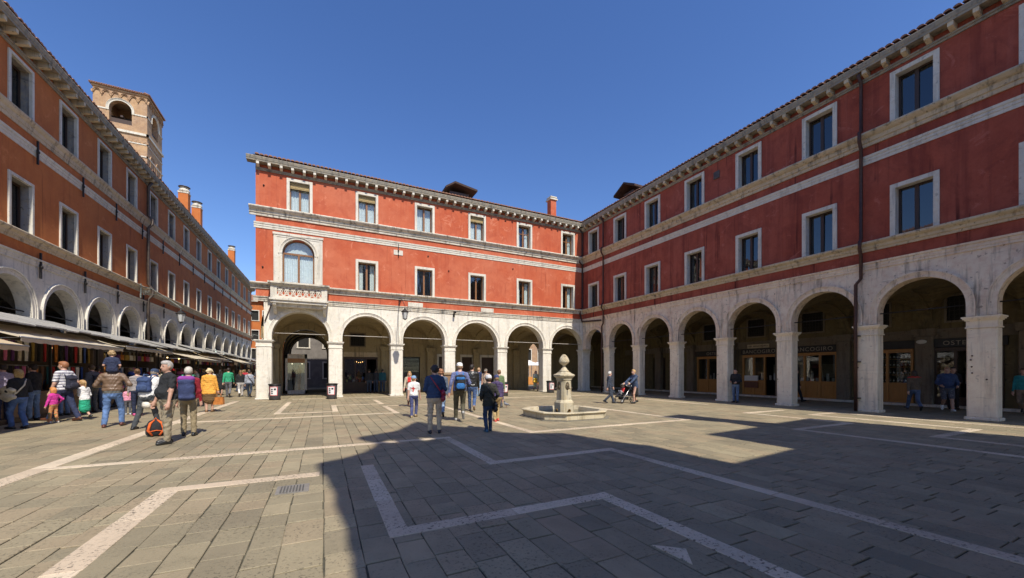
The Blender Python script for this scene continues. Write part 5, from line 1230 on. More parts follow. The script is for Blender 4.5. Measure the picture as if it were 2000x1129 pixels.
# ---- middle of the square
GC='people crossing the middle of the square'
def cross(V,tv):
    x,y,z=V[:,0],V[:,1],V[:,2]; m=(tv==TOP)&(y<-.02)&(((np.abs(x)<.02)&(z>.86)&(z<1.03))|((np.abs(x)<.065)&(np.abs(z-.965)<.020))); tv=tv.copy(); tv[m]=MARK; return tv
person('boy in white tee shirt with red cross on the back and pale blue cap',place(808,815),-22,1.44,(.78,.76,.73),(.07,.08,.19),shoes=(.36,.26,.13),hair=(.30,.18,.08),cap=((.22,.36,.55),(.45,.22,.10)),sleeve='short',feet=((-.06,-.12,0,0),(.07,.22,0,-6)),hands=((-.23,-.02,.78),(.24,.14,.80)),yaw=-28,cell=.0105,post=cross,group=GC)
person('fair haired woman in beige jacket and red vest walking towards the viewer',place(800,794),165,1.60,(.42,.35,.25),(.10,.09,.08),shoes=(.25,.06,.02),hair=(.50,.30,.12),style='bob',female=True,under=(.55,.02,.03),sleeve='jacket',feet=WALK,hands=SWING,cell=.013,group=GC,post=lambda V,tv:np.where((tv==TOP)&(V[:,1]>.03)&(np.abs(V[:,0])<.075)&(V[:,2]<1.3),MARK,tv))
o,T,H_=person('dark haired woman in navy jacket and beige trousers with her back turned',place(849,846),-10,1.72,(.030,.055,.12),BEI,shoes=(.02,.022,.03),hair=(.022,.012,.010),style='curly',female=True,sleeve='jacket',fat=1.12,hem=-.04,feet=((-.12,-.02,0,0),(.12,.02,0,0)),hands=((-.17,.20,1.02),(.20,.18,1.0)),cell=.011,group=GC)
shoulder_bag('dark red crossbody bag on the navy jacket woman',o,T,1,(.26,.012,.035),(.30,.10,.24),(.20,-.10,.02))
person('curly brown haired woman in denim seen past the navy jacket woman',place(861,817),-15,1.68,(.12,.15,.20),(.22,.30,.42),hair=(.30,.13,.06),style='curly',female=True,sleeve='jacket',feet=WALK,group=GC)
o,T,H_=person('tall man in blue sweater and olive trousers with white cap',place(898,823),-14,1.88,(.155,.175,.33),(.085,.075,.045),shoes=(.35,.34,.32),hair=(.35,.22,.12),cap=((.80,.79,.77),None),feet=((-.10,.24,0,6),(.09,-.30,.10,-58)),hands=((-.30,-.04,.84),(.20,.22,1.1)),fat=1.12,yaw=-20,cell=.011,group=GC)
backpack('black and bright blue backpack on the white cap man',o,T,(.018,.018,.02),(.03,.16,.42),(.32,.22,.48),.22,-.215)
person('dark haired man in black leather jacket and jeans ahead of the white cap man',place(922,804),-20,1.88,(.02,.02,.02),(.05,.08,.18),topm=plain('black_leather',(.022,.021,.02),.35,.3,8,0,.3),botm=DEN((.05,.09,.2)),shoes=(.3,.2,.12),hair=(.02,.014,.01),sleeve='jacket',feet=WALK,hands=SWING,yaw=-25,group=GC)
person('fair man in navy sweater and light jeans standing side on',place(935,774),-60,1.80,(.03,.05,.13),(.26,.36,.48),botm=DEN((.24,.34,.46)),shoes=(.2,.3,.4),hair=(.42,.26,.14),feet=STAND,yaw=-10,nod=-14,group=GC)
person('man in grey cap and reddish patterned shirt facing the viewer',place(949,780),140,1.72,(.30,.10,.08),(.12,.12,.11),topm=cloth((.32,.12,.10),'print',(.45,.35,.25)),hair=(.1,.06,.04),skin=SK2,cap=((.22,.20,.16),None),sleeve='short',group=GC)
o,T,H_=person('boy in white printed cap and dark olive jacket with his back turned',place(955,843),-6,1.50,(.033,.031,.022),(.03,.05,.10),shoes=(.03,.10,.16),hair=(.12,.07,.04),cap=((.66,.65,.64),(.3,.3,.35)),sleeve='jacket',hem=-.15,feet=((-.09,-.06,0,0),(.10,.16,0,-4)),hands=((-.20,.14,.98),(.22,.10,.95)),cell=.0105,group=GC)
shoulder_bag('black messenger bag with red piping on the boy in olive jacket',o,T,1,(.015,.015,.016),(.26,.09,.22),(.16,-.13,-.16),True,(.03,.012,.012))
person('boy in purple hoodie and khaki trousers with navy cap',place(970,823),-8,1.48,(.075,.05,.13),(.42,.30,.14),shoes=(.55,.06,.04),hair=(.4,.25,.12),cap=((.05,.06,.16),None),hood=True,sleeve='jacket',fat=1.06,feet=((-.08,-.10,0,0),(.09,.12,0,-4)),hands=((-.22,.12,.86),(.24,.04,.80)),cell=.011,group=GC)
person('brown haired person in green top beyond the purple hoodie boy',place(975,796),-30,1.64,(.16,.22,.10),(.1,.1,.12),hair=(.22,.11,.05),group=GC)
o,T,H_=person('woman in pale green scarf and skirt walking out of the pointed passage',place(1046,764),170,1.66,(.55,.60,.50),(.30,.34,.24),hair=(.15,.09,.05),style='bob',female=True,legs='skirt',sleeve='coat',hem=-.2,feet=WALK,group=GC,shoes=(.05,.03,.03))
shoulder_bag('bright yellow shoulder bag on the woman by the pointed passage',o,T,1,(.85,.50,.01),(.34,.14,.30),(.10,.22,.0),False)
# pigeon
pg=empty('pigeon',(*place(989,796),0),R(30),'grey pigeon standing on the paving near the fountain','bird')
f=Field(); f.cap((0,-.06,.14),(0,.06,.16),.045,.055,1,.03); f.cap((0,-.06,.14),(0,-.19,.10),.03,.012,2,.03,(1.3,1,1)); f.cap((0,.07,.18),(0,.10,.25),.03,.024,2,.02); f.ell((0,.11,.265),(.024,.03,.024),2,.01); f.cap((0,.13,.262),(0,.16,.255),.007,.004,2,.005)
for q in (-1,1): f.cap((q*.02,.0,.10),(q*.022,.01,.005),.008,.006,3,.01); f.cap((q*.022,.0,.006),(q*.022,.04,.006),.006,.005,3,.005)
V,F,tv=f.mesh(.007); field_obj('body',V,F,tv,{1:plain('pigeon_grey',(.22,.23,.26),.7),2:plain('pigeon_dark',(.07,.075,.09),.6),3:plain('pigeon_leg',(.4,.1,.08),.6)},pg)
# ---- right-hand side
GRS='people in and near the shaded arcade'
person('white haired man in navy jacket walking beside the pushchair',place(1190,788),-120,1.60,(.045,.055,.085),(.04,.05,.075),shoes=(.02,.02,.025),hair=(.62,.58,.52),style='short',sleeve='jacket',feet=((-.08,.24,0,6),(.08,-.24,.03,-25)),hands=SWING2,yaw=10,cell=.013,group=GRS)
o,T,H_=person('blonde woman in navy blazer and black skirt pushing the pushchair',place(1240,788),88,1.70,(.045,.07,.13),(.015,.014,.015),shoes=(.02,.02,.02),hair=(.55,.34,.14),style='short',female=True,legs='skirt',sleeve='jacket',hem=-.12,feet=((-.08,.14,0,4),(.08,-.16,.02,-16)),hands=((-.19,.48,1.02),(.19,.48,1.02)),cell=.013,group=GRS,lean=6)
person('man in dark jacket and jeans leaning by the arcade pier',(18.45,12.22),100,1.70,(.015,.015,.018),(.10,.15,.24),botm=DEN((.10,.15,.24)),hair=(.05,.03,.02),sleeve='jacket',skin=SK2,hands=((-.15,.22,1.05),(.15,.22,1.08)),group=GRS)
o,T,H_=person('person in black coat passing behind the arcade pier',(22.0,11.35),175,1.72,BLK,BLK,hair=(.03,.02,.02),style='bob',feet=WALK,sleeve='coat',hem=-.2,group=GRS)
handbag('dark red handbag of the person passing behind the pier',world(o,(.3,.05,.30)),R(80),(.10,.02,.02))
person('woman in brown jacket with red scarf striding in the arcade',place(1786,803),-52,1.64,(.12,.085,.055),(.05,.075,.13),hair=(.05,.03,.02),style='bob',female=True,sleeve='jacket',feet=((-.08,.42,0,14),(.08,-.40,.05,-40)),hands=SWING,yaw=6,botm=DEN((.06,.09,.16)),group=GRS,post=lambda V,tv:np.where((tv==TOP)&(V[:,2]>1.30),MARK,tv))
person('man in blue jacket and checked shorts walking in the arcade',place(1850,804),118,1.78,(.035,.06,.14),(.16,.16,.17),botm=cloth((.17,.17,.18),'print',(.08,.08,.1)),shoes=(.65,.64,.62),hair=(.30,.17,.10),style='short',legs='shorts',sleeve='jacket',feet=((-.08,.28,0,8),(.08,-.34,.07,-45)),hands=((-.22,.2,.98),(.22,.24,1.0)),fat=1.12,group=GRS,skin=SK2)
person('waiter in black standing in the osteria doorway',(23.3,6.15),115,1.76,BLK,BLK,hair=(.04,.03,.02),hands=((-.14,.22,1.08),(.14,.22,1.08)),group=GRS)
person('person in teal top at the right edge under the arcade',place(2000,809),90,1.72,(.03,.30,.33),(.30,.22,.15),hair=(.1,.06,.04),feet=WALK,group=GRS)
for i,(X,Y,c,lab) in enumerate(((3.0,29.3,(.03,.03,.035),'customer in black jacket at the bar front'),(3.5,29.7,(.05,.05,.06),'customer in dark grey coat at the bar front'),(3.95,29.5,(.02,.12,.16),'customer in teal jacket at the bar front'))):
    person(lab,(X,Y),rr.uniform(-40,40),1.74,c,(.05,.07,.11),hair=(.04,.03,.02),sleeve='jacket',cell=.018,group='customers at the bar front')
person('baby boy in red top in the pushchair',(place(1216,787)[0]-.02,place(1216,787)[1]),90,.72,(.55,.04,.04),(.5,.5,.52),hair=(.5,.4,.3),seat=.10,feet=((-.08,.22,.0,0),(.08,.22,.0,0)),hands=((-.14,.16,.3),(.14,.16,.3)),z0=.42,cell=.013,group=GRS,lean=-20)

more=((-8.15,21.3,(.35,.05,.06),'shopper in dark red sweater under the second awning'),(-7.9,22.6,(.25,.25,.28),'shopper in grey sweater between the second and third stalls'),(-8.1,24.2,(.02,.03,.06),'shopper in navy coat under the lead canopy'),(-7.6,25.8,(.45,.40,.30),'shopper in beige jacket before the lead canopy stall'),(-7.9,27.3,(.10,.12,.06),'shopper in olive jacket before the lead canopy stall'),(-6.9,29.6,(.5,.48,.46),'shopper in white blouse under the fourth awning'),(-7.3,31.4,(.06,.05,.05),'shopper in black parka under the fourth awning'),(-6.4,33.2,(.16,.20,.33),'shopper in blue shirt beyond the fourth awning'),(-5.6,35.5,(.40,.12,.08),'shopper in rust coloured top farther up the street'),(-4.9,38.0,(.05,.05,.06),'shopper in charcoal suit farther up the street'),(-6.2,40.5,(.5,.42,.2),'shopper in mustard cardigan farther up the street'))
for i,(X,Y,c,lab) in enumerate(more):
    person(lab,(X,Y),rr.uniform(20,150),rr.uniform(1.60,1.84),c,rr.choice([(.05,.08,.16),(.03,.03,.035),(.25,.2,.13),(.09,.13,.22)]),hair=rr.choice([(.03,.02,.015),(.18,.10,.05),(.40,.28,.12),(.45,.42,.38)]),style=rr.choice(['short','bob','tail','curly']),sleeve=rr.choice(['long','jacket','short']),cell=.018,feet=rr.choice([STAND,STAND,WALK]),hands=rr.choice([HANG,SWING,((-.16,.22,1.02),(.18,.2,1.0))]),female=i%2==1,group=GL)
# ---------------------------------------------------------------- fountain
FX,FY=7.50,11.13
FO=empty('fountain',(FX,FY,0),0,'pale stone fountain with pedestal, acorn finial and eight sided basin','fountain')
def chamf(h,c): return [(-h+c,-h),(h-c,-h),(h,-h+c),(h,h-c),(h-c,h),(-h+c,h),(-h,h-c),(-h,-h+c)]
def loft(rings,cap0=True,cap1=True,smooth=False):
    m=MB(); n=len(rings[0][0]); vs=[(x,y,z) for r,z in rings for x,y in r]; fs=[]
    for j in range(len(rings)-1):
        for i in range(n): fs.append((j*n+i,j*n+(i+1)%n,(j+1)*n+(i+1)%n,(j+1)*n+i))
    if cap0: fs.append(tuple(range(n-1,-1,-1)))
    if cap1: fs.append(tuple((len(rings)-1)*n+i for i in range(n)))
    m.add(vs,fs,0,smooth); return m
M['fountain']=stone('fountain_stone',(.54,.47,.33),(.40,.34,.23),(.16,.135,.085),1.0,(.48,.33,.14))
loft([(chamf(1.33,.54),-.02),(chamf(1.33,.54),.02)]).build('step',plain('wet_kerb',(.2,.18,.14),.7,.3),FO)
b=loft([(chamf(1.22,.50),.03),(chamf(1.22,.50),.20),(chamf(1.26,.52),.205),(chamf(1.28,.525),.235),(chamf(1.26,.52),.26),(chamf(1.11,.47),.263),(chamf(1.06,.45),.25),(chamf(1.02,.43),.10)],True,True).build('basin',M['fountain'],FO)
wt=NT('water'); wt.base((.03,.04,.035)); wt.rough(.04); wt.b.inputs['Specular IOR Level'].default_value=.5; wt.bump(wt.noise(14,2,.5),.15,.01)
m=MB(); m.extr(chamf(1.025,.43),.10,.135,'z'); m.build('water',wt.m,b)
ped=loft([(chamf(.275,.085),.10),(chamf(.275,.085),.48),(chamf(.245,.075),.54),(chamf(.212,.065),.58),(chamf(.200,.065),1.24),(chamf(.225,.07),1.27),(chamf(.225,.07),1.31),(chamf(.28,.085),1.37),(chamf(.30,.09),1.40),(chamf(.30,.09),1.44),(chamf(.22,.075),1.48),(chamf(.17,.07),1.54)]).build('pedestal',M['fountain'],FO)
m=MB(); m.lathe([(.17,1.54),(.16,1.58),(.11,1.62),(.10,1.65),(.055,1.70),(.05,1.75),(.09,1.79),(.15,1.83),(.175,1.88),(.18,1.905),(.155,1.91)],18); m.build('urn',M['fountain'],ped)
fin=MB()
for ring in range(7):
    t=ring/6; r=.155*math.cos(t*1.35)**.8; z=1.90+.20*t
    for k in range(12):
        a=2*math.pi*(k+.5*(ring%2))/12; fin.ell((r*.93*math.cos(a),r*.93*math.sin(a),z),(.045*(1-.5*t),.045*(1-.5*t),.04),6,4)
fin.lathe([(.14,1.89),(.15,1.92),(.13,2.0),(.07,2.08),(.01,2.12)],14); fin.build('acorn_finial',M['fountain'],ped)
for k,a in enumerate((-90,0,90,180)):
    m=MB(); m.ell((0,-.21,1.02),(.085,.035,.10),8,6); m.ell((0,-.235,1.06),(.035,.03,.03),7,5); m.ell((-.04,-.225,1.09),(.022,.02,.025),6,4); m.ell((.04,-.225,1.09),(.022,.02,.025),6,4); m.extr([(-.08,1.08),(.08,1.08),(.04,1.17),(0,1.20),(-.04,1.17)],-.225,-.195,'y')
    sp=m.build('spout_mask',plain('aged_bronze',(.17,.13,.08),.5,.35,12,.5),ped,(0,0,0),(0,0,R(a)))
    m=MB(); m.tube([(0,-.26,.99),(0,-.34,.98),(0,-.37,.95)],.018,6); m.build('spout',M['copper'],sp)
    if a in (-90,180,0): m=MB(); m.tube([(0,-.37,.95),(0,-.40,.7),(0,-.41,.14)],[.007,.006,.005],5); m.build('water_jet',glass('running_water',(1,1,1),0,.05),sp)
    m=MB(); m.lathe([(.0,0),(.055,.0),(.06,.02),(.05,.03),(.035,.0)],10); m.build('drain_hole',plain('rust_stain',(.20,.11,.03),.8,.4),ped,(0 if a in(-90,90) else (.31 if a==0 else -.31),-.31 if a==-90 else (.31 if a==90 else 0),.22),(R(90) if a in(-90,90) else 0,R(90) if a in (0,180) else 0,0))
# ---------------------------------------------------------------- litter bins
binm=plain('bin_grey_metal',(.085,.082,.085),.45,.2,10,.5); post_m=plain('poster_paper',(.72,.70,.68),.7,.06); pink=plain('poster_red_border',(.62,.10,.10),.7,.1); ink=plain('poster_ink',(.03,.03,.035),.8,.1)
for i,(px,py,lab) in enumerate(((537,779,'grey litter bin against the leftmost white pier'),(648,779,'grey litter bin against the second white pier'),(984,773,'grey litter bin half hidden behind the hoodie boy'),(1075,767,'grey litter bin against the white pier behind the fountain'))):
    X,Y=place(px,py); Y=min(Y,24.55); X=X*(24.55/place(px,py)[1]) if place(px,py)[1]>24.55 else X
    e=empty('litter_bin',(X,Y,0),R(-8),lab,'bin','litter bins along the piers')
    m=MB(); m.lathe([(.24,0),(.25,.03),(.265,.06),(.29,.80)],20); m.build('body',binm,e)
    m=MB(); m.lathe([(.31,.80),(.315,.83),(.31,.87),(.25,.88),(.22,.84)],20); m.build('rim',M['iron'],e)
    m=MB(); m.lathe([(.275,.0),(.28,.05),(.27,.06)],20); m.build('foot_ring',M['iron'],e)
    m=MB()
    def cyl(u,v,r0=.30): a=R(-90-38+76*u); r=(.272+.02*v)+.012; return (r*math.cos(a),r*math.sin(a),.24+.48*v)
    m.sheet(cyl,6,1,(0,.004,0)); p=m.build('poster',pink,e)
    m=MB(); m.sheet(lambda u,v:tuple(Vector(cyl(.08+.84*u,.06+.88*v))+Vector((0,-.006,0))),6,1,(0,.003,0)); m.build('poster_sheet',post_m,p)
    m=MB()
    for k in range(3): m.sheet(lambda u,v,k=k:tuple(Vector(cyl(.2+.22*u,.2+.22*k+.14*v))+Vector((0,-.011,0))),2,1,(0,.002,0))
    m.sheet(lambda u,v:tuple(Vector(cyl(.55+.25*u,.62+.2*v))+Vector((0,-.011,0))),2,1,(0,.002,0)); m.build('poster_print',ink,p)
# ---------------------------------------------------------------- wall lanterns
lg=NT('lantern_frosted_glass'); lg.base((.62,.62,.60)); lg.rough(.35); lg.b.inputs['Transmission Weight'].default_value=.25
def lantern(e,c,s=1.0):
    x,y,z=c
    m=MB(); n=6; r0,r1=.11*s,.17*s; m.lathe([(r0,z),(r1,z+.36*s)],n,x,y,0,False); m.build('glass',lg.m,e)
    m=MB(); m.lathe([(.20*s,z+.36*s),(.21*s,z+.39*s),(.13*s,z+.47*s),(.06*s,z+.52*s),(.05*s,z+.56*s),(.015*s,z+.62*s)],n,x,y,0,False); m.lathe([(.03*s,z-.07*s),(.06*s,z-.04*s),(.12*s,z-.02*s),(.115*s,z)],n,x,y,0,False)
    for i in range(n):
        a=2*math.pi*i/n; m.tube([(x+r0*1.02*math.cos(a),y+r0*1.02*math.sin(a),z),(x+r1*1.02*math.cos(a),y+r1*1.02*math.sin(a),z+.37*s)],.008*s,4)
    m.build('cage',M['iron'],e)
def scroll(m,p0,p1,h,r=.012):
    p0,p1=Vector(p0),Vector(p1); d=p1-p0; up=Vector((0,0,1)); L=d.length; u=d/L
    for k,(c,rd,sg) in enumerate(((.16,.16,1),(.36,.11,-1))):
        cc=p0+u*L*c-up*h*.5*(1-c); m.tube([cc+u*math.cos(a)*rd*(1-a/14)*sg+up*math.sin(a)*rd*(1-a/14) for a in [i*.5 for i in range(18)]],r*.8,4)
e=empty('wall_lantern',(4.35,25,5.9),0,'iron wall lantern on scrolled bracket above the white pier','lamp')
m=MB(); m.tube([(0,-.0,.25),(0,-.10,.28),(0,-1.0,.05),(0,-1.9,-.45)],.018,5); m.tube([(0,0,-.25),(0,-.5,-.05),(0,-1.0,.05)],.016,5); scroll(m,(0,-.05,.1),(0,-1.2,.1),.2); m.box(-.03,.03,-.03,0,-.4,.35); m.tube([(0,-1.9,-.45),(0,-1.95,-.52),(0,-1.92,-.60)],.012,5); m.build('bracket',M['iron'],e)
lantern(e,(0,-1.92,-1.24),1.05)
m=MB(); m.tube([(-.05,-.02,-.4),(-.06,-.12,-2.6)],.010,4); m.build('cable',M['iron'],e)
e=empty('wall_lantern',(LX0+.30,28.7,6.1),0,'iron lantern on a long arm reaching from the orange building','lamp')
lp=(2.45,-2.6,-1.9)
m=MB(); m.tube([(0,0,.25),(.6,-.62,.10),(1.3,-1.35,-.35),(2.45,-2.6,-1.15)],.022,5); m.tube([(0,0,-.25),(.5,-.5,-.25),(1.0,-1.0,-.30),(1.5,-1.55,-.55)],.018,5); m.box(-.03,.03,-.03,.03,-.4,.4); scroll(m,(0.05,-.05,0),(1.2,-1.2,0),.3,.016)
m.tube([Vector((2.45,-2.6,-1.15))+Vector((.10*math.cos(a),-.10*math.cos(a),.10*math.sin(a)+.08)) for a in [i*.6 for i in range(9)]],.012,4); m.build('bracket',plain('grey_green_iron',(.20,.22,.20),.5,.3,12,.3),e)
lantern(e,lp,1.1)
e=empty('wall_lantern',(LX0+.7,57,6.1),0,'far iron lantern arm near the end of the orange building','lamp')
m=MB(); m.tube([(0,0,.2),(1.2,-.6,0),(2.4,-1.3,-.35)],.03,5); m.tube([(0,0,-.25),(1.2,-.6,-.15)],.025,5); m.build('bracket',plain('grey_green_iron',(.20,.22,.20),.5),e); lantern(e,(2.4,-1.3,-1.05),1.1)
e=empty('security_camera',(7.95,25,5.35),0,'small dark security camera fixed above the third white arch','camera')
m=MB(); m.tube([(0,0,.2),(0,-.12,.22),(0,-.2,.16)],.02,5); m.box(-.05,.05,-.06,.0,-.12,.26); m.build('mount',M['iron'],e); m=MB(); m.box(-.06,.06,-.42,-.12,.08,.22,0,.02); m.build('housing',M['iron'],e)
# ---------------------------------------------------------------- pushchair
sx,sy=place(1216,787)
st=empty('pushchair',(sx,sy,0),R(90+8),'silver framed pushchair with pale hood and black seat','pushchair')
silver=plain('pushchair_frame',(.55,.55,.56),.3,.1,5,.7); hoodm=cloth((.50,.48,.42)); blk=cloth((.02,.02,.022))
m=MB()
for q in (-1,1):
    m.tube([(q*.24,-.52,1.0),(q*.24,-.36,.82),(q*.25,.02,.45),(q*.24,.30,.16)],.016,6); m.tube([(q*.25,.02,.45),(q*.26,-.14,.30),(q*.26,-.34,.15)],.016,6)
m.tube([(-.24,-.52,1.0),(.24,-.52,1.0)],.02,6); m.tube([(-.24,.30,.16),(.24,.30,.16)],.014,6); m.tube([(-.26,-.34,.15),(.26,-.34,.15)],.014,6); m.build('frame',silver,st)
for (x,y,r) in ((-.28,-.34,.155),(.28,-.34,.155),(-.24,.32,.115),(.24,.32,.115)):
    m=MB(); m.tube([(x,y+r*math.cos(a)*.86,r+r*math.sin(a)*.86) for a in [i*math.pi/8 for i in range(17)]],r*.14,6); w=m.build('wheel',blk,st)
    m=MB()
    for k in range(5):
        a=k*math.pi*.4; m.tube([(x,y,r),(x,y+r*.8*math.cos(a),r+r*.8*math.sin(a))],.010,4)
    m.tube([(x-.02,y,r),(x+.02,y,r)],.025,7); m.build('rim',silver,w)
m=MB(); m.sheet(lambda u,v:((u-.5)*.42,-.22+.30*max(0,v-.4)/.6+ (-.12)*(max(0,.4-v)/.4),.46+.05*(2*u-1)**2+(.50*(max(0,.4-v)/.4))),6,8,(0,0,-.025)); m.build('seat',blk,st)
m=MB(); m.sheet(lambda u,v:(.25*math.cos(math.pi*u)*1.0,-.34+.10*math.sin(math.pi*u)*0+.36*v*math.sin(math.pi*u)**.5,.82+.22*math.sin(math.pi*u)*(1-.25*v)-.06*v),12,6,(0,0,-.012)); m.build('hood',hoodm,st)
m=MB(); m.box(-.2,.2,-.25,.12,.17,.30,0,.03); m.build('basket',blk,st)
m=MB(); m.extr([(.12,.30),(.36,.30),(.36,.34),(.12,.42)],-.17,.17,'x'); m.build('footrest',blk,st)
# ---------------------------------------------------------------- menu stand in front of the middle arches
X,Y=place(872,771); Y=24.2; X=8.0*24.2/25.4
e=empty('menu_stand',(7.45,24.3,0),R(5),'brown wooden menu stand with white notice by the middle pier','stand')
m=MB(); m.box(-.45,.45,-.25,.25,0,1.35); m.box(-.40,.40,-.27,-.25,.1,1.2); m.build('cabinet',wood('stand_wood',(.26,.16,.09)),e)
m=MB(); m.box(-.52,.52,-.32,.32,1.35,1.43); m.box(-.48,.48,-.28,.28,1.43,1.49); m.build('top',wood('stand_wood_top',(.34,.25,.16)),e)
m=MB(); m.box(-.95,-.28,-.36,-.33,.72,1.12); m.build('notice',post_m,e); m=MB(); m.box(-.64,-.60,-.33,-.29,0,1.0); m.build('notice_post',M['iron'],e)
# ---------------------------------------------------------------- market stalls
lead=NT('weathered_canopy_sheet'); nn=lead.noise(2.0,5,.6); ss=lead.noise(1,4,.6,vec=lead.mapv((.6,9,1)))
lead.base(lead.mix(lead.ramp(ss,[(.35,0),(.7,1)]),(.27,.26,.235),(.44,.42,.385))); lead.rough(.75); lead.bump(nn,.2,.02); M['lead']=lead.m
def canvas(name,c,d):
    t=NT(name); n=t.noise(1.3,5,.6); col=t.mix(t.ramp(n,[(.35,0),(.7,1)]),c,d); t.base(col); t.rough(.9); out=t.t.nodes['Material Output']; tl=t.n('BsdfTranslucent'); t.L(col,tl.inputs[0]); mx=t.n('MixShader'); mx.inputs[0].default_value=.4; t.L(t.b.outputs[0],mx.inputs[1]); t.L(tl.outputs[0],mx.inputs[2]); t.L(mx.outputs[0],out.inputs[0]); return t.m
M['canvas']=canvas('beige_canvas',(.80,.66,.44),(.68,.55,.36)); M['canvas2']=canvas('pale_canvas',(.82,.74,.58),(.70,.61,.46))
M['steel']=plain('galvanised_steel',(.35,.35,.36),.4,.2,6,.8)
stalls=[(9.6,14.9,-7.02,2.22,'canvas'),(15.3,21.4,-7.40,2.50,'canvas2'),(21.9,27.6,-7.5,2.62,'lead'),(28.1,33.6,-6.5,2.28,'canvas2'),(34.1,40.9,-7.3,2.55,'canvas'),(41.5,47.2,-6.5,2.35,'canvas2'),(48.0,54.2,-7.2,2.6,'canvas'),(55.0,62,-6.7,2.4,'canvas2')]
slab=['nearest the left edge, beige awning and scarf rack','second along the street, long pale awning','third along the street, grey lead canopy and hats','fourth along the street, pale awning lowered far out','fifth along the street, beige awning','sixth along the street, pale awning','seventh along the street, beige awning','last before the street end, pale awning']
bulb=emit('stall_bulb',(1,.70,.28),5)
rs=random.Random(21)
lxo=lambda Y: LX0+LSK*(Y-18)
for i,(ya,yb,xf,zf,cm) in enumerate(stalls):
    x0=lxo((ya+yb)/2)
    e=empty('market_stall',(x0,(ya+yb)/2,0),0,'market stall '+slab[i],'stall','market stalls along the orange building'); L=(yb-ya)/2
    dz=rs.uniform(-.12,.12)
    # upper canopy in sheets
    n=max(4,int((yb-ya)/.75)); 
    for k in range(n):
        y0=-L+2*L*k/n; y1=-L+2*L*(k+1)/n+.03; m=MB(); j=rs.uniform(-.02,.02)
        m.add([(.02,y0,3.50+dz),(.02,y1,3.50+dz),(1.7+j,y1,2.98+dz+j),(1.7+j,y0,2.98+dz+j),(.02,y0,3.46+dz),(.02,y1,3.46+dz),(1.7+j,y1,2.935+dz+j),(1.7+j,y0,2.935+dz+j)],[(0,3,2,1),(4,5,6,7),(3,7,6,2),(0,1,5,4),(0,4,7,3),(1,2,6,5)]); m.add([(.02,y0,3.52+dz),(.02,y0+.05,3.52+dz),(1.7+j,y0+.05,3.005+dz),(1.7+j,y0,3.005+dz)],[(0,3,2,1)]); m.build('canopy_sheet',M['lead'],e)
    # awning cloth
    xa=1.0; za=2.96+dz; xo=xf-x0; m=MB()
    def AW(u,v): sag=.05*math.sin(math.pi*v); return (xa+(xo-xa)*v,-L+.05+(2*L-.1)*u,za+(zf-za)*v-sag+.012*math.sin(u*40))
    m.sheet(AW,24,6,(0,0,-.012)); aw=m.build('awning',M[cm if cm!='lead' else 'canvas2'],e)
    m=MB(); m.sheet(lambda u,v:(xo+.01,-L+.05+(2*L-.1)*u,zf-.01-.10*v-.03*v*abs(math.sin(u*36))),60,1,(-.006,0,0)); m.build('valance',M[cm if cm!='lead' else 'canvas2'],aw)
    m=MB(); m.tube([(xo,-L+.03,zf),(xo,L-.03,zf)],.025,6); 
    for y in (-L+.2,L-.2): m.tube([(xo,y,zf),(xa-.1,y,za-.55)],.014,5)
    m.build('awning_frame',M['steel'],aw)
    for y in (-L+.08,0,L-.08):
        m=MB(); m.box(1.30,1.36,y-.03,y+.03,.14,2.80+dz); m.build('post',M['iron'],e)
    m=MB(); m.box(.1,1.25,-L,L,0,.15); m.build('platform',M['wood_dark'],e)
    m=MB(); m.box(.15,1.18,-L+.06,L-.06,.152,.85); m.box(.12,1.22,-L+.04,L-.04,.85,.90); m.build('counter',wood('stall_wood',(.20,.12,.065)),e)
    m=MB(); m.box(.05,.10,-L+.02,L-.02,.152,3.30); m.build('back_board',plain('stall_back',(.11,.085,.06),.9),e)
    for y in (-L+.03,L-.06): m=MB(); m.box(.11,1.2,y,y+.03,.9,2.7); m.build('side_board',plain('stall_side',(.15,.11,.075),.9),e)
    m=MB(); m.tube([(1.1,-L+.1,2.5),(1.1,L-.1,2.5)],.012,4); m.tube([(.9,-L+.1,1.75),(.9,L-.1,1.75)],.012,4); m.build('hanging_rail',M['steel'],e)
    if i in (0,1,3):
        for k in range(3 if i==0 else 2):
            y=-L+2*L*(k+.62)/3+.2*k; m=MB(); m.ell((1.15,y,2.36),(.03,.03,.04),8,6); bb=m.build('bulb',bulb,e); m=MB(); m.tube([(1.15,y,2.40),(1.15,y,2.5)],.006,4); m.build('flex',M['iron'],bb)
# goods
cols=[('red',(.45,.03,.035)),('orange',(.5,.18,.03)),('cream',(.6,.52,.38)),('violet',(.12,.035,.16)),('blue',(.05,.10,.36)),('pink',(.6,.16,.28)),('white',(.7,.68,.64)),('teal',(.02,.13,.13)),('gold',(.32,.21,.045)),('black',(.02,.02,.022)),('brown',(.16,.08,.04))]
SN=['leftmost stall','second stall','third stall','fourth stall','fifth stall','sixth stall','seventh stall','last stall']
def scarf_mesh():
    m=MB(); m.sheet(lambda u,v:(.02*math.sin(u*9+v*2),-.075+.15*u,-.62*v),8,5,(.015,0,0)); return m
def roll_mesh():
    m=MB(); m.lathe([(.04,0),(.055,.02),(.055,.30),(.04,.32)],8); return m
def bag_mesh():
    m=MB(); m.extr([(-.16,0),(.16,0),(.14,.24),(-.14,.24)],-.06,.06,'x'); m.tube([(0,-.08,.24),(0,-.06,.38),(0,.06,.38),(0,.08,.24)],.01,4); return m
def hat_mesh():
    m=MB(); m.lathe([(.17,.0),(.175,.012),(.10,.025),(.095,.09),(.06,.12),(.01,.125)],12); return m
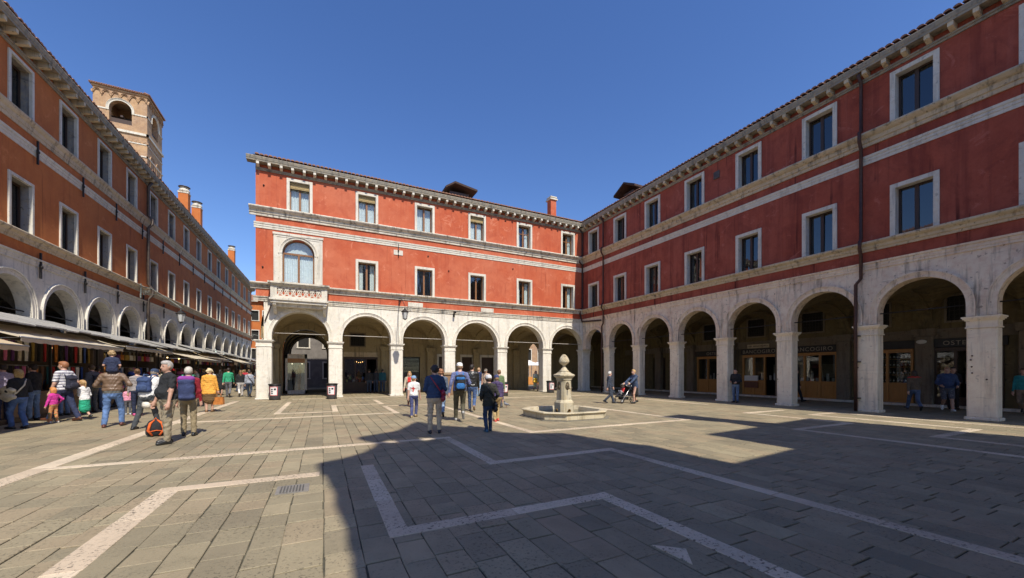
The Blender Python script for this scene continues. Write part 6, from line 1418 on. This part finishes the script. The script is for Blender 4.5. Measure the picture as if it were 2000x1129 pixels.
def bundle_mesh():
    f=Field(); f.ell((0,0,.1),(.14,.16,.11),1,.05); f.ell((.03,.1,.13),(.1,.1,.08),1,.05); f.ell((-.02,-.1,.12),(.1,.09,.09),1,.05); V,F,tv=f.mesh(.035); m=MB(); m.add([tuple(v) for v in V],[tuple(int(i) for i in q) for q in F],0,True); return m
KM={}
ORD=['nearest','second nearest','third nearest','fourth nearest','fifth nearest','sixth nearest','seventh nearest','eighth nearest','ninth nearest']
CNT={}
def good(kind,fn,cname,col,loc,rz,label):
    n_=CNT.get(label,0); CNT[label]=n_+1; label=label+', '+ORD[min(n_,8)]
    key=(kind,cname)
    if key not in KM:
        KM[key]=fn().mesh(kind,cloth(col))
    o=put(kind,KM[key],None,loc,(0,0,rz)); tag(o,label,kind.replace('_',' '),'goods on the market stalls'); return o
def P_(i,x,y,z): ya,yb=stalls[i][0],stalls[i][1]; return (lxo((ya+yb)/2)+x,(ya+yb)/2+y,z)
for i,(ya,yb,*_) in enumerate(stalls):
    L=(yb-ya)/2
    if i in (0,1):
        for r in range(2):
            n=int(2*L/.30)
            for k in range(n):
                cn,c=rs.choice(cols); good('scarf',scarf_mesh,cn,c,P_(i,1.1 if r==0 else .9,-L+.25+k*.30,2.5 if r==0 else 1.72),rs.uniform(-.2,.2),f'{cn} scarf hanging on the {"upper" if r==0 else "lower"} rail of the {SN[i]}')
        for k in range(int(2*L/.34)):
            for r in range(2):
                cn,c=rs.choice(cols); good('cloth_roll',roll_mesh,cn,c,P_(i,.45+.35*r,-L+.3+k*.34,.90),0,f'{cn} roll of cloth standing on the counter of the {SN[i]}')
    elif i<6:
        for k in range(int(2*L/.42)):
            cn,c=rs.choice(cols); good('bag',bag_mesh,cn,c,P_(i,1.1,-L+.3+k*.42,2.08),rs.uniform(-.3,.3),f'{cn} bag hanging under the awning of the {SN[i]}')
            cn,c=rs.choice(cols); good('hat',hat_mesh,cn,c,P_(i,.85,-L+.3+k*.42,.91+.0),rs.uniform(0,3),f'{cn} hat lying on the counter of the {SN[i]}')
            cn,c=rs.choice(cols); good('scarf',scarf_mesh,cn,c,P_(i,.9,-L+.45+k*.42,1.74),rs.uniform(-.2,.2),f'{cn} scarf hanging on the rail of the {SN[i]}')
        if i in (2,3):
            for k in range(7):
                cn,c=rs.choice(cols[4:7]+cols[:1]); good('cloth_bundle',bundle_mesh,cn,c,P_(i,1.55+.0,-L+.5+k*.7,.78+.28*(k%3)),rs.uniform(0,3),f'{cn} bundle of shirts on the front rack of the {SN[i]}')
            e=empty('goods_rack',P_(i,1.6,0,0),0,f'steel rack of folded shirts in front of the {SN[i]}','rack')
            m=MB()
            for zz in (.76,1.04,1.32): m.box(-.2,.2,-L+.2,L-.2,zz-.02,zz)
            m.build('shelf',M['steel'],e)
            for y in (-L+.2,0,L-.2): m=MB(); m.box(-.02,.02,y-.02,y+.02,0,1.5); m.build('post',M['steel'],e)
    else:
        for k in range(8):
            cn,c=rs.choice(cols); good('scarf',scarf_mesh,cn,c,P_(i,1.1,-L+.4+k*.7,2.5),0,f'{cn} scarf hanging on the rail of the {SN[i]}')
o=good('hat',hat_mesh,'scarlet',(.75,.015,.012),P_(3,1.7,-2.9,1.62),0,'bright scarlet hat on top of the rack at the fourth stall')
# white stall canopies seen through the pointed passage
for k,(X,Y) in enumerate(((22.2,41.0),(25.2,42.5))):
    e=empty('market_stall',(X,Y,0),0,['white canopy stall seen through the pointed passage, nearer one','white canopy stall seen through the pointed passage, farther one'][k],'stall')
    m=MB(); m.add([(-1.4,-1.2,2.3),(1.4,-1.2,2.3),(1.4,1.2,2.3),(-1.4,1.2,2.3),(0,0,3.0)],[(0,1,4),(1,2,4),(2,3,4),(3,0,4),(3,2,1,0)]); m.build('canopy',plain('white_canvas',(.78,.77,.74),.8,.05),e)
    for a,b_ in ((-1.3,-1.1),(1.3,-1.1),(1.3,1.1),(-1.3,1.1)): m=MB(); m.box(a-.03,a+.03,b_-.03,b_+.03,0,2.3); m.build('post',M['steel'],e)
    m=MB(); m.box(-1.2,1.2,-1.0,.3,0,.9); m.build('counter',plain('orange_cloth',(.6,.25,.06),.9),e)
